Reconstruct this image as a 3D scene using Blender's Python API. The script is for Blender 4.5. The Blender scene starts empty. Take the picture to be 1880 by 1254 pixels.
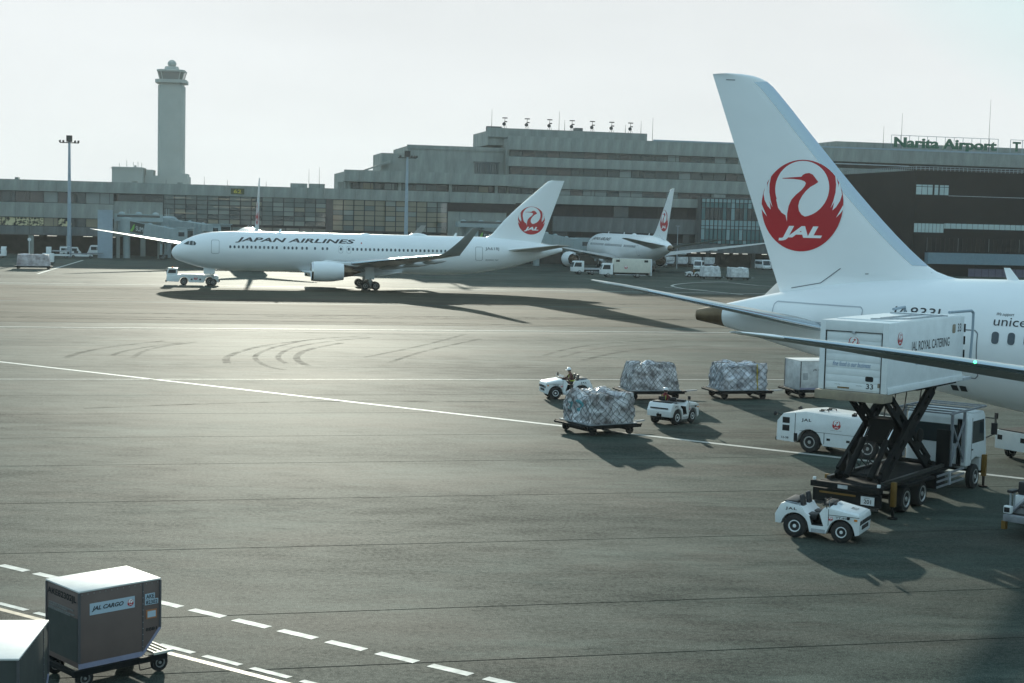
import bpy, bmesh, math, random
from mathutils import Vector, Matrix
random.seed(7)
PI = math.pi
sc = bpy.context.scene
COL = sc.collection
# ------------------------------------------------------------------ camera
CAM_H, CAM_PITCH, CAM_ROLL, FPX = 9.64, .0805, .0248, 2705.0
cd = bpy.data.cameras.new('camera'); cam = bpy.data.objects.new('camera', cd); COL.objects.link(cam)
cd.sensor_width = 36.0; cd.lens = FPX / 1880 * 36.0; cd.clip_start = .5; cd.clip_end = 20000
cam.matrix_world = (Matrix.Translation((0, 0, CAM_H)) @ Matrix.Rotation(PI / 2 - CAM_PITCH, 4, 'X')
                    @ Matrix.Rotation(CAM_ROLL, 4, 'Z'))
sc.camera = cam
# ------------------------------------------------------------------ sun and sky
SUN_AZ, SUN_EL = math.radians(8.5), math.radians(11.8)          # azimuth: left of +Y
SUN_DIR = Vector((-math.sin(SUN_AZ) * math.cos(SUN_EL), math.cos(SUN_AZ) * math.cos(SUN_EL), math.sin(SUN_EL)))
sl = bpy.data.lights.new('sun', 'SUN'); sl.energy = 5.0; sl.angle = math.radians(.6); sl.color = (1, .975, .82)
sun = bpy.data.objects.new('sun', sl); COL.objects.link(sun)
sun.rotation_euler = SUN_DIR.to_track_quat('Z', 'Y').to_euler()
w = bpy.data.worlds.new('World'); sc.world = w; w.use_nodes = True
nt = w.node_tree; bg = nt.nodes['Background']
sky = nt.nodes.new('ShaderNodeTexSky'); sky.sky_type = 'NISHITA'; sky.sun_disc = False
sky.sun_elevation = SUN_EL; sky.sun_rotation = -SUN_AZ; sky.altitude = 40
sky.air_density = 1.0; sky.dust_density = 1.0; sky.ozone_density = 1.6
# a thin high veil of cloud evens the sky out and whitens it
hs = nt.nodes.new('ShaderNodeHueSaturation'); hs.inputs['Saturation'].default_value = 1.0
dk = nt.nodes.new('ShaderNodeMixRGB'); dk.blend_type = 'DARKEN'; dk.inputs[0].default_value = 1; dk.inputs[2].default_value = (11.4, 5.6, 1.0, 1)
mx = nt.nodes.new('ShaderNodeMixRGB'); mx.inputs[0].default_value = .7; mx.inputs[2].default_value = (5.8, 8.75, 10.9, 1)
nt.links.new(sky.outputs[0], hs.inputs['Color']); nt.links.new(hs.outputs[0], dk.inputs[1]); nt.links.new(dk.outputs[0], mx.inputs[1])
tcw = nt.nodes.new('ShaderNodeTexCoord'); mpw = nt.nodes.new('ShaderNodeMapping'); mpw.inputs['Scale'].default_value = (1.2, 1.2, 4.5)
nzw = nt.nodes.new('ShaderNodeTexNoise'); nzw.inputs['Scale'].default_value = 1.6; nzw.inputs['Detail'].default_value = 6; nzw.inputs['Roughness'].default_value = .55
mrw = nt.nodes.new('ShaderNodeMapRange'); mrw.inputs[1].default_value = .3; mrw.inputs[2].default_value = .7; mrw.inputs[3].default_value = .91; mrw.inputs[4].default_value = 1.05
cmw = nt.nodes.new('ShaderNodeMixRGB'); cmw.blend_type = 'MULTIPLY'; cmw.inputs[0].default_value = 1
nt.links.new(tcw.outputs['Generated'], mpw.inputs[0]); nt.links.new(mpw.outputs[0], nzw.inputs[0]); nt.links.new(nzw.outputs[0], mrw.inputs[0])
nt.links.new(mx.outputs[0], cmw.inputs[1]); nt.links.new(mrw.outputs[0], cmw.inputs[2])
nt.links.new(cmw.outputs[0], bg.inputs[0]); bg.inputs[1].default_value = .1
vs = sc.view_settings
vs.view_transform = 'Standard'; vs.look = 'None'; vs.exposure = .10; vs.gamma = 1; vs.use_curve_mapping = False
sc.render.engine = 'CYCLES'
sc.cycles.max_bounces = 6; sc.cycles.diffuse_bounces = 3; sc.cycles.glossy_bounces = 3; sc.cycles.transmission_bounces = 4
sc.cycles.volume_bounces = 0; sc.cycles.transparent_max_bounces = 8; sc.cycles.caustics_reflective = False
sc.cycles.sample_clamp_indirect = 6

# ------------------------------------------------------------------ materials
MATS = {}
def M(name, col=(.8, .8, .8), rough=.5, metal=0., var=0., scale=2., bump=0., spec=.5, detail=4., stretch=None, emit=0., coat=0.,
      col2=None, contrast=.25, alpha=1.0, bscale=None):
    if name in MATS: return MATS[name]
    m = bpy.data.materials.new(name); m.use_nodes = True; MATS[name] = m
    n, l = m.node_tree.nodes, m.node_tree.links
    b = n['Principled BSDF']
    b.inputs['Base Color'].default_value = (*col, 1); b.inputs['Roughness'].default_value = rough
    b.inputs['Metallic'].default_value = metal; b.inputs['Specular IOR Level'].default_value = spec
    if coat: b.inputs['Coat Weight'].default_value = coat; b.inputs['Coat Roughness'].default_value = .08
    if emit: b.inputs['Emission Color'].default_value = (*col, 1); b.inputs['Emission Strength'].default_value = emit
    if var or col2 or bump:
        tc = n.new('ShaderNodeTexCoord'); mp = n.new('ShaderNodeMapping')
        l.new(tc.outputs['Object'], mp.inputs[0])
        if stretch: mp.inputs['Scale'].default_value = stretch
        nz = n.new('ShaderNodeTexNoise'); nz.inputs['Scale'].default_value = scale; nz.inputs['Detail'].default_value = detail
        nz.inputs['Roughness'].default_value = .62
        l.new(mp.outputs[0], nz.inputs['Vector'])
        if var or col2:
            cr = n.new('ShaderNodeValToRGB'); e = cr.color_ramp.elements
            e[0].position = .5 - contrast; e[1].position = .5 + contrast
            c1 = tuple(max(0, c * (1 - var)) for c in col); c2 = col2 or tuple(min(1, c * (1 + var)) for c in col)
            e[0].color = (*c1, 1); e[1].color = (*c2, 1)
            l.new(nz.outputs[0], cr.inputs[0]); l.new(cr.outputs[0], b.inputs['Base Color'])
            mr = n.new('ShaderNodeMapRange'); mr.inputs['To Min'].default_value = min(1, rough * 1.18); mr.inputs['To Max'].default_value = rough * .85
            l.new(nz.outputs[0], mr.inputs[0]); l.new(mr.outputs[0], b.inputs['Roughness'])
        if bump:
            nb = n.new('ShaderNodeTexNoise'); nb.inputs['Scale'].default_value = bscale or scale * 3; nb.inputs['Detail'].default_value = 3
            l.new(mp.outputs[0], nb.inputs['Vector'])
            bp = n.new('ShaderNodeBump'); bp.inputs['Strength'].default_value = bump; bp.inputs['Distance'].default_value = .02
            l.new(nb.outputs[0], bp.inputs['Height']); l.new(bp.outputs[0], b.inputs['Normal'])
    return m

# ------------------------------------------------------------------ mesh helpers
class MB:
    def __init__(s): s.v = []; s.f = []; s.m = []
    def add(s, vs_, fs_, m=0):
        o = len(s.v); s.v += [tuple(p) for p in vs_]
        for f in fs_: s.f.append([i + o for i in f]); s.m.append(m)
        return s
    def box(s, x0, x1, y0, y1, z0, z1, m=0):
        if x0 > x1: x0, x1 = x1, x0
        if y0 > y1: y0, y1 = y1, y0
        if z0 > z1: z0, z1 = z1, z0
        return s.add([(x0, y0, z0), (x1, y0, z0), (x1, y1, z0), (x0, y1, z0), (x0, y0, z1), (x1, y0, z1), (x1, y1, z1), (x0, y1, z1)],
                     [(3, 2, 1, 0), (4, 5, 6, 7), (0, 1, 5, 4), (1, 2, 6, 5), (2, 3, 7, 6), (3, 0, 4, 7)], m)
    def hexa(s, b, t, m=0):                       # bottom quad (ccw from above), top quad
        return s.add(list(b) + list(t), [(3, 2, 1, 0), (4, 5, 6, 7), (0, 1, 5, 4), (1, 2, 6, 5), (2, 3, 7, 6), (3, 0, 4, 7)], m)
    def bar(s, p0, p1, w, h=None, m=0):           # rectangular bar between two points
        p0, p1 = Vector(p0), Vector(p1); h = h or w; d = (p1 - p0).normalized()
        up = Vector((0, 0, 1)) if abs(d.z) < .95 else Vector((1, 0, 0))
        a = d.cross(up).normalized(); b = a.cross(d)
        q = [(-1, -1), (1, -1), (1, 1), (-1, 1)]
        vs_ = [p + a * (i * w / 2) + b * (j * h / 2) for p in (p0, p1) for i, j in q]
        return s.add(vs_, [(3, 2, 1, 0), (4, 5, 6, 7), (0, 1, 5, 4), (1, 2, 6, 5), (2, 3, 7, 6), (3, 0, 4, 7)], m)
    def cyl(s, p0, p1, r0, r1=None, n=16, m=0, caps=True):
        p0, p1 = Vector(p0), Vector(p1); r1 = r0 if r1 is None else r1; d = (p1 - p0).normalized()
        up = Vector((0, 0, 1)) if abs(d.z) < .95 else Vector((1, 0, 0))
        a = d.cross(up).normalized(); b = a.cross(d)
        vs_ = [p + (a * math.cos(t) + b * math.sin(t)) * r for p, r in ((p0, r0), (p1, r1)) for t in [2 * PI * i / n for i in range(n)]]
        fs_ = [(i, (i + 1) % n, n + (i + 1) % n, n + i) for i in range(n)]
        if caps: fs_ += [tuple(range(n))[::-1], tuple(range(n, 2 * n))]
        return s.add(vs_, fs_, m)
    def lathe(s, p0, axis, prof, n=24, m=0, caps=True):   # prof: (dist along axis, radius)
        p0, d = Vector(p0), Vector(axis).normalized()
        up = Vector((0, 0, 1)) if abs(d.z) < .95 else Vector((1, 0, 0))
        a = d.cross(up).normalized(); b = a.cross(d)
        rings = [[p0 + d * t + (a * math.cos(2 * PI * i / n) + b * math.sin(2 * PI * i / n)) * r for i in range(n)] for t, r in prof]
        return s.loft(rings, m, caps)
    def loft(s, rings, m=0, caps=True, closed=True):
        n = len(rings[0]); vs_ = [p for r in rings for p in r]; fs_ = []
        for k in range(len(rings) - 1):
            for i in range(n if closed else n - 1):
                j = (i + 1) % n; fs_.append((k * n + i, k * n + j, (k + 1) * n + j, (k + 1) * n + i))
        if caps: fs_ += [tuple(range(n))[::-1], tuple(range((len(rings) - 1) * n, len(rings) * n))]
        return s.add(vs_, fs_, m)
    def prism(s, poly, axis, a, b, m=0):
        n = len(poly)
        mk = {'x': lambda u, v, t: (t, u, v), 'y': lambda u, v, t: (u, t, v), 'z': lambda u, v, t: (u, v, t)}[axis]
        vs_ = [mk(u, v, t) for t in (a, b) for u, v in poly]
        fs_ = [(i, (i + 1) % n, n + (i + 1) % n, n + i) for i in range(n)] + [tuple(range(n))[::-1], tuple(range(n, 2 * n))]
        return s.add(vs_, fs_, m)
    def tube(s, pts, r, n=8, m=0):
        for a, b in zip(pts[:-1], pts[1:]): s.cyl(a, b, r, n=n, m=m)
        return s
    def quad(s, a, b, c, d, m=0): return s.add([a, b, c, d], [(0, 1, 2, 3)], m)
    def mesh(s, name, mats, smooth=False, bevel=0., seg=2, recalc=True):
        me = bpy.data.meshes.new(name); me.from_pydata(s.v, [], s.f)
        for m_ in (mats if isinstance(mats, (list, tuple)) else [mats]): me.materials.append(m_)
        me.polygons.foreach_set('material_index', s.m)
        if recalc or bevel:
            bm = bmesh.new(); bm.from_mesh(me)
            if recalc: bmesh.ops.recalc_face_normals(bm, faces=bm.faces)
            if bevel:
                ed = [e for e in bm.edges if len(e.link_faces) == 2 and e.calc_face_angle(0) > .5]
                bmesh.ops.bevel(bm, geom=ed, offset=bevel, segments=seg, profile=.6, affect='EDGES', clamp_overlap=True)
            bm.to_mesh(me); bm.free()
        if smooth or bevel:
            me.shade_smooth(); me.set_sharp_from_angle(angle=math.radians(smooth if isinstance(smooth, (int, float)) and smooth > 1 else 38))
        return me
    def build(s, name, mats, parent=None, smooth=False, bevel=0., seg=2, recalc=True):
        return link(name, s.mesh(name, mats, smooth, bevel, seg, recalc), parent)
def link(name, me, parent=None, loc=None, rz=None):
    o = bpy.data.objects.new(name, me); COL.objects.link(o)
    if parent is not None: o.parent = parent
    if loc: o.location = loc
    if rz is not None: o.rotation_euler = (0, 0, rz)
    return o
def tag(o, label=None, cat=None, group=None, kind=None):
    if label: o['label'] = label
    if cat: o['category'] = cat
    if group: o['group'] = group
    if kind: o['kind'] = kind
    return o
def thing(name, loc, rz, label, cat, group=None):
    o = bpy.data.objects.new(name, None); COL.objects.link(o); o.empty_display_size = .2
    o.location = (loc[0], loc[1], loc[2] if len(loc) > 2 else 0); o.rotation_euler = (0, 0, rz)
    return tag(o, label, cat, group)
def copy_tree(o, parent=None):
    c = o.copy(); COL.objects.link(c)
    if parent is not None: c.parent = parent
    for ch in list(o.children): copy_tree(ch, c)
    return c
def dup(o, loc, rz, label, group=None):
    c = copy_tree(o); c.location = (loc[0], loc[1], loc[2] if len(loc) > 2 else 0); c.rotation_euler = (0, 0, rz); c['label'] = label
    if group: c['group'] = group
    return c
def pchip(xs, ys):
    n = len(xs); h = [xs[i + 1] - xs[i] for i in range(n - 1)]; d = [(ys[i + 1] - ys[i]) / h[i] for i in range(n - 1)]
    m = [d[0]] + [0 if d[i - 1] * d[i] <= 0 else 2 * d[i - 1] * d[i] / (d[i - 1] + d[i]) for i in range(1, n - 1)] + [d[-1]]
    def f(x):
        if x <= xs[0]: return ys[0]
        if x >= xs[-1]: return ys[-1]
        i = 0
        while x > xs[i + 1]: i += 1
        t = (x - xs[i]) / h[i]; t2, t3 = t * t, t * t * t
        return (2 * t3 - 3 * t2 + 1) * ys[i] + (t3 - 2 * t2 + t) * h[i] * m[i] + (-2 * t3 + 3 * t2) * ys[i + 1] + (t3 - t2) * h[i] * m[i + 1]
    return f
def lerp(a, b, t): return a + (b - a) * t

# ------------------------------------------------------------------ lettering and flat marks
_TXT = {}
def text2d(s, size=1., shear=0., bold=0., wide=1., space=1.):
    k = (s, shear, bold, space)
    if k not in _TXT:
        cu = bpy.data.curves.new('lettering', 'FONT'); cu.body = s; cu.size = 1; cu.shear = shear; cu.offset = bold; cu.space_character = space
        cu.resolution_u = 4; cu.fill_mode = 'FRONT'
        ob = bpy.data.objects.new('lettering', cu); me = bpy.data.meshes.new_from_object(ob)
        _TXT[k] = ([tuple(v.co[:2]) for v in me.vertices], [tuple(p.vertices) for p in me.polygons])
        bpy.data.objects.remove(ob); bpy.data.curves.remove(cu); bpy.data.meshes.remove(me)
    v, f = _TXT[k]
    if not v: return [], [], 0
    x0 = min(p[0] for p in v); x1 = max(p[0] for p in v); y0 = min(p[1] for p in v)
    return [((p[0] - x0) * size * wide, (p[1] - y0) * size) for p in v], f, (x1 - x0) * size * wide
def text_fit(s, width, height, **kw):
    """lettering scaled to a given width and height, origin at lower left"""
    v, f, wd = text2d(s, 1., **kw)
    hh = max(p[1] for p in v)
    return [(p[0] / wd * width, p[1] / hh * height) for p in v], f
def decal(parts, mapper, name, mats, parent, maxlen=None):
    """parts: (verts2d, faces, layer, material index); mapper(u, v, layer) -> 3-D point"""
    me = bpy.data.meshes.new(name); bm = bmesh.new()
    for v2, fs, layer, mi in parts:
        vs_ = [bm.verts.new((p[0], p[1], layer)) for p in v2]
        for f in fs:
            try: fa = bm.faces.new([vs_[i] for i in f]); fa.material_index = mi
            except ValueError: pass
    bmesh.ops.triangulate(bm, faces=[f for f in bm.faces if len(f.verts) > 3])
    if maxlen:
        for _ in range(5):
            ed = [e for e in bm.edges if e.calc_length() > maxlen]
            if not ed: break
            bmesh.ops.subdivide_edges(bm, edges=ed, cuts=1)
            bmesh.ops.triangulate(bm, faces=[f for f in bm.faces if len(f.verts) > 3])
    for v in bm.verts: v.co = mapper(v.co.x, v.co.y, v.co.z)
    bm.to_mesh(me); bm.free()
    for m_ in mats: me.materials.append(m_)
    return link(name, me, parent)
def plane_map(o, ux, uz, sx=1., sz=1., step=.003):
    o, ux, uz = Vector(o), Vector(ux), Vector(uz); n = ux.cross(uz).normalized()
    return lambda u, v, k: o + ux * (u * sx) + uz * (v * sz) + n * (.004 + step * k)
def arc(cx, cy, r, a0, a1, n=32, ry=None):
    return [(cx + r * math.cos(lerp(a0, a1, i / n)), cy + (ry or r) * math.sin(lerp(a0, a1, i / n))) for i in range(n + 1)]
def emblem_parts(detail=True):
    """red round crane emblem, unit radius, centre at the origin: (verts, faces, layer, material) with materials red, white"""
    P = []
    disc = arc(0, 0, 1, 0, 2 * PI, 56)[:-1]; P.append((disc, [tuple(range(len(disc)))], 0, 0))
    inn = arc(0, .365, .655, 0, 2 * PI, 48, .61)[:-1]; P.append((inn, [tuple(range(len(inn)))], 1, 1))
    def px(q): return [((x - 543) / 215, (748 - y) / 232) for x, y in q]
    sl = px([(408, 715), (420, 760), (440, 785), (462, 798), (471, 832), (476, 800), (500, 730)]); P.append((sl, [tuple(range(7))], 1, 1))
    L = [[(372, 606), (360, 640), (362, 690), (374, 730), (389, 757), (378, 722), (370, 680), (370, 640), (378, 598)],
         [(352, 634), (338, 690), (345, 722), (362, 752), (380, 770), (360, 738), (352, 700), (356, 630)],
         [(329, 742), (326, 762), (338, 782), (360, 806), (346, 778), (336, 758)],
         [(326, 700), (344, 640), (352, 632), (340, 690), (330, 735)]]
    for q in L[:3]:
        a = px(q); P.append((a, [tuple(range(len(a)))], 1, 1))
        b = [(-x, y) for x, y in a][::-1]; P.append((b, [tuple(range(len(b)))], 1, 1))
    neck = px([(440, 608), (500, 604), (540, 602), (548, 592), (562, 585), (580, 583), (598, 591), (628, 628), (612, 640), (590, 652),
               (568, 672), (548, 698), (534, 725), (529, 750), (534, 775), (548, 794), (566, 803), (590, 806), (600, 850), (480, 850), (471, 832),
               (471, 790), (478, 750), (492, 718), (516, 692), (545, 668), (560, 648), (565, 634), (558, 625), (540, 618), (500, 613), (440, 611)])
    P.append((neck, [tuple(range(len(neck)))], 2, 0))
    if detail:
        v, f = text_fit('JAL', 1.08, .33, shear=.28, bold=.045, space=.98)
        P.append(([(x - .54, y - .775) for x, y in v], f, 1, 1))
    return P
# ------------------------------------------------------------------ apron (grid turned by GA)
GA = math.radians(12.85)
EX, EN = Vector((math.cos(GA), math.sin(GA), 0)), Vector((-math.sin(GA), math.cos(GA), 0))
def G(s, d, z=0): v = EX * s + EN * d; return (v.x, v.y, z)
def pavement(name, c1, c2, rough, streak=False, spec=.5):
    m = bpy.data.materials.new(name); m.use_nodes = True; n, l = m.node_tree.nodes, m.node_tree.links; b = n['Principled BSDF']
    b.inputs['Specular IOR Level'].default_value = spec; b.inputs['Specular Tint'].default_value = (.91, 1, .95, 1)
    tc = n.new('ShaderNodeTexCoord')
    def noise(scale, detail, stretch=None, rough_=.6):
        mp = n.new('ShaderNodeMapping'); l.new(tc.outputs['Object'], mp.inputs[0]); mp.inputs['Rotation'].default_value = (0, 0, -GA)
        if stretch: mp.inputs['Scale'].default_value = stretch
        t = n.new('ShaderNodeTexNoise'); t.inputs['Scale'].default_value = scale; t.inputs['Detail'].default_value = detail
        t.inputs['Roughness'].default_value = rough_; l.new(mp.outputs[0], t.inputs[0]); return t.outputs[0]
    def ramp(src, a, b_, c_, d_):
        r = n.new('ShaderNodeMapRange'); r.clamp = True
        for k, v in zip(('From Min', 'From Max', 'To Min', 'To Max'), (a, b_, c_, d_)): r.inputs[k].default_value = v
        l.new(src, r.inputs[0]); return r.outputs[0]
    def math_(op, a, b_):
        q = n.new('ShaderNodeMath'); q.operation = op
        for i, x in enumerate((a, b_)):
            if isinstance(x, (int, float)): q.inputs[i].default_value = x
            else: l.new(x, q.inputs[i])
        return q.outputs[0]
    big = noise(.05, 7, (.8, 1.6, 1)); mid = noise(.8, 8, (.5, 1.2, 1) if not streak else (.05, .9, 1), .68); fine = noise(34, 3)
    speck = noise(7.5, 5, None, .7); lane = noise(.16, 2, (.02, 1, 1))
    f = math_('ADD', math_('MULTIPLY', ramp(big, .36, .64, 0, 1), .34), math_('MULTIPLY', ramp(mid, .36, .64, 0, 1), .42 if streak else .36))
    f = math_('ADD', f, math_('MULTIPLY', ramp(lane, .3, .7, 0, 1), .12)); f = math_('ADD', f, math_('MULTIPLY', ramp(speck, .36, .64, 0, 1), .46))
    mix = n.new('ShaderNodeMixRGB'); mix.inputs[1].default_value = (*c1, 1); mix.inputs[2].default_value = (*c2, 1)
    l.new(f, mix.inputs[0])
    # brownish and greenish batches of asphalt
    hue = n.new('ShaderNodeMixRGB'); hue.blend_type = 'MULTIPLY'; hue.inputs[2].default_value = (1.18, .90, .88, 1)
    l.new(ramp(noise(.11, 6, (.6, 1.5, 1), .65), .46, .62, 0, .85), hue.inputs[0]); l.new(mix.outputs[0], hue.inputs[1]); mix = hue
    # dark oil drips and scuffs
    oil = ramp(noise(.33, 7, None, .7), .60, .74, 0, .55)
    mo = n.new('ShaderNodeMixRGB'); mo.blend_type = 'MULTIPLY'; mo.inputs[2].default_value = (.55, .52, .50, 1)
    l.new(oil, mo.inputs[0]); l.new(mix.outputs[0], mo.inputs[1])
    pale = ramp(noise(.21, 8, (.5, 1.5, 1), .72), .52, .72, 0, .62)
    mp2 = n.new('ShaderNodeMixRGB'); mp2.inputs[2].default_value = (*[c * 1.7 for c in c2], 1)
    l.new(pale, mp2.inputs[0]); l.new(mo.outputs[0], mp2.inputs[1])
    grit = ramp(fine, .42, .72, .62, 2.1)
    gm = n.new('ShaderNodeMixRGB'); gm.blend_type = 'MULTIPLY'; gm.inputs[0].default_value = 1
    l.new(mp2.outputs[0], gm.inputs[1]); l.new(grit, gm.inputs[2])
    l.new(gm.outputs[0], b.inputs['Base Color'])
    l.new(math_('ADD', ramp(mid, .3, .7, rough - .015, rough + .015), math_('MULTIPLY', oil, -.04)), b.inputs['Roughness'])
    l.new(ramp(f, .30, .95, spec * .3, spec * 1.6), b.inputs['Specular IOR Level'])
    bp = n.new('ShaderNodeBump'); bp.inputs['Strength'].default_value = .12; bp.inputs['Distance'].default_value = .008
    l.new(math_('ADD', fine, math_('MULTIPLY', speck, .8)), bp.inputs['Height']); l.new(bp.outputs[0], b.inputs['Normal'])
    return m
M_apron = pavement('apron_asphalt', (.015, .022, .020), (.062, .080, .067), .79, spec=.056)
M_taxi = pavement('taxiway_asphalt', (.014, .014, .010), (.062, .058, .040), .86, True, spec=.08)
M_seal = M('joint_sealant', (.012, .012, .012), .8)
M_linew = M('white_line_paint', (.44, .45, .42), .7, var=.3, scale=3, detail=8, bump=.2)
M_lineo = M('worn_ochre_paint', (.36, .27, .17), .6, var=.35, scale=4, detail=8)
g_ = MB(); g_.quad((-1500, -220, -.02), (1500, -220, -.02), (1500, 1500, -.02), (-1500, 1500, -.02))
tag(g_.build('ground', M_apron, recalc=False), kind='structure')
JD = [8.8, 16.25, 23.7, 31.15, 35.6, 42.95, 50.4, 57.9, 65.1, 72.8, 80.3, 88.0, 95.4, 102.9, 110.4, 117.9, 125.4]
q = MB(); q.quad(G(-190, 8, -.014), G(230, 8, -.014), G(230, 126, -.014), G(-190, 126, -.014))
pv = q.build('apron_pavement', M_seal, recalc=False); tag(pv, kind='structure')
for a, b in zip(JD[:-1], JD[1:]):
    q = MB(); h = .027
    q.hexa([G(-188, a + h, -.012), G(228, a + h, -.012), G(228, b - h, -.012), G(-188, b - h, -.012)],
           [G(-188, a + h, 0), G(228, a + h, 0), G(228, b - h, 0), G(-188, b - h, 0)])
    q.build('slab', M_apron, pv)
q = MB(); q.quad(G(-320, 134, -.010), G(360, 134, -.010), G(360, 165.2, -.010), G(-320, 165.2, -.010))
q.quad(G(-320, 167.0, -.010), G(360, 167.0, -.010), G(360, 200, -.010), G(-320, 200, -.010))
tag(q.build('taxiway', M_taxi, recalc=False), kind='structure')
# painted markings
def stripe(mb, a, b, wd, z=.004, m=0):
    a, b = Vector((*a, 0)), Vector((*b, 0)); n = (b - a).normalized(); p = Vector((-n.y, n.x, 0)) * wd / 2; k = Vector((0, 0, z))
    mb.quad(a - p + k, b - p + k, b + p + k, a + p + k, m)
def polystripe(mb, pts, wd, z=.004, m=0):
    L = []
    for i, p in enumerate(pts):
        a = Vector((*pts[max(0, i - 1)], 0)); b = Vector((*pts[min(len(pts) - 1, i + 1)], 0)); t = (b - a).normalized()
        n = Vector((-t.y, t.x, 0)) * wd / 2; L.append((Vector((*p, z)) + n, Vector((*p, z)) - n))
    for (a, b), (c, d) in zip(L[:-1], L[1:]): mb.quad(a, b, d, c, m)
def marking(name, fn, mats, label=None):
    mb = MB(); fn(mb); o = mb.build(name, mats, recalc=False); return tag(o, kind='structure')
marking('guide_line', lambda b: stripe(b, (-60, 111.7), (40, 44.95), .36), M_linew)
marking('apron_line', lambda b: stripe(b, G(-190, 88.1)[:2], G(230, 88.1)[:2], .16), M_linew)
marking('apron_line', lambda b: stripe(b, G(-190, 128.1)[:2], G(230, 128.1)[:2], .34, -.004), M_linew)
marking('taxiway_line', lambda b: stripe(b, G(-300, 206)[:2], G(300, 206)[:2], .5, -.004), M_linew)
def loop(b):
    P = [(60, 240), (43.9, 249.1), (40.9, 253.1), (38.5, 260.5), (35.9, 261.5), (31.3, 256.5), (27.6, 248.2), (26, 241.6), (25.9, 237.4), (26.7, 231.3), (28.8, 226.2), (34, 214)]
    sp = []
    for i in range(len(P) - 1):
        a, p, c, d = P[max(0, i - 1)], P[i], P[i + 1], P[min(len(P) - 1, i + 2)]
        for k in range(8):
            t = k / 8; f = lambda j: .5 * (2 * p[j] + (c[j] - a[j]) * t + (2 * a[j] - 5 * p[j] + 4 * c[j] - d[j]) * t * t + (3 * p[j] - a[j] - 3 * c[j] + d[j]) * t ** 3)
            sp.append((f(0), f(1)))
    polystripe(b, sp, .45, -.004)
marking('stand_lead_line', loop, M_linew)
marking('stand_line', lambda b: (stripe(b, (34, 266.2), (39, 267.3), .8, -.004), stripe(b, (24, 233.7), (30, 226.8), .3, -.004), stripe(b, (17.5, 238), (21, 232), .3, -.004)), M_linew)
marking('stand_line', lambda b: stripe(b, (-73.2, 226.6), (-86.5, 296), .45, -.004), M_linew)
# service road edge: dashes beside the stand, one lane wide
rd = Vector((.8322, -.5545, 0)); rn = Vector((.5545, .8322, 0))
dash = MB(); dash.v = []
def dashmesh(L, wd, skew):
    b = MB(); b.add([(0, -wd / 2, 0), (L, -wd / 2, 0), (L + skew, wd / 2, 0), (skew, wd / 2, 0)], [(0, 1, 2, 3)]); return b.mesh('dash', M_linew, recalc=False)
dm, dm2 = dashmesh(1.08, .25, .02), dashmesh(1.08, .17, .02)
re = MB(); stripe(re, (-40.27, 53.7), (12.2, 18.75), .17, .004); ro = tag(re.build('service_road_edge', M_lineo, recalc=False), kind='structure')
ang = math.atan2(rd.y, rd.x)
rl = tag(bpy.data.objects.new('road_dashes', None), kind='structure'); COL.objects.link(rl)
P0 = Vector((-5.26, 33.82, .004))
for k in range(-20, 14):
    p = P0 + rd * (1.462 * k); link('dash', dm, rl, p, ang)
P1 = Vector((-5.45, 30.80, .006))
for k in range(-18, 12):
    p = P1 + rd * (1.42 * k) + rn * .085; link('dash', dm2, ro, p, ang)
# rubber left by turning wheels
mr = bpy.data.materials.new('tyre_rubber_trace'); mr.use_nodes = True; n, l = mr.node_tree.nodes, mr.node_tree.links
tb = n['Principled BSDF']; tb.inputs['Base Color'].default_value = (.014, .014, .013, 1); tb.inputs['Roughness'].default_value = 1; tb.inputs['Specular IOR Level'].default_value = .02
tc = n.new('ShaderNodeTexCoord'); nz = n.new('ShaderNodeTexNoise'); nz.inputs['Scale'].default_value = .8; nz.inputs['Detail'].default_value = 7
l.new(tc.outputs['Object'], nz.inputs[0]); rp = n.new('ShaderNodeMapRange'); rp.inputs[1].default_value = .35; rp.inputs[2].default_value = .75; rp.inputs[3].default_value = .04; rp.inputs[4].default_value = .42
l.new(nz.outputs[0], rp.inputs[0]); l.new(rp.outputs[0], tb.inputs['Alpha'])
def smooth2(P, k=8):
    sp = []
    for i in range(len(P) - 1):
        a, p, c, d = P[max(0, i - 1)], P[i], P[i + 1], P[min(len(P) - 1, i + 2)]
        for j_ in range(k):
            t = j_ / k; sp.append(tuple(.5 * (2 * p[j] + (c[j] - a[j]) * t + (2 * a[j] - 5 * p[j] + 4 * c[j] - d[j]) * t * t + (3 * p[j] - a[j] - 3 * c[j] + d[j]) * t ** 3) for j in (0, 1)))
    return sp + [P[-1]]
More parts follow.
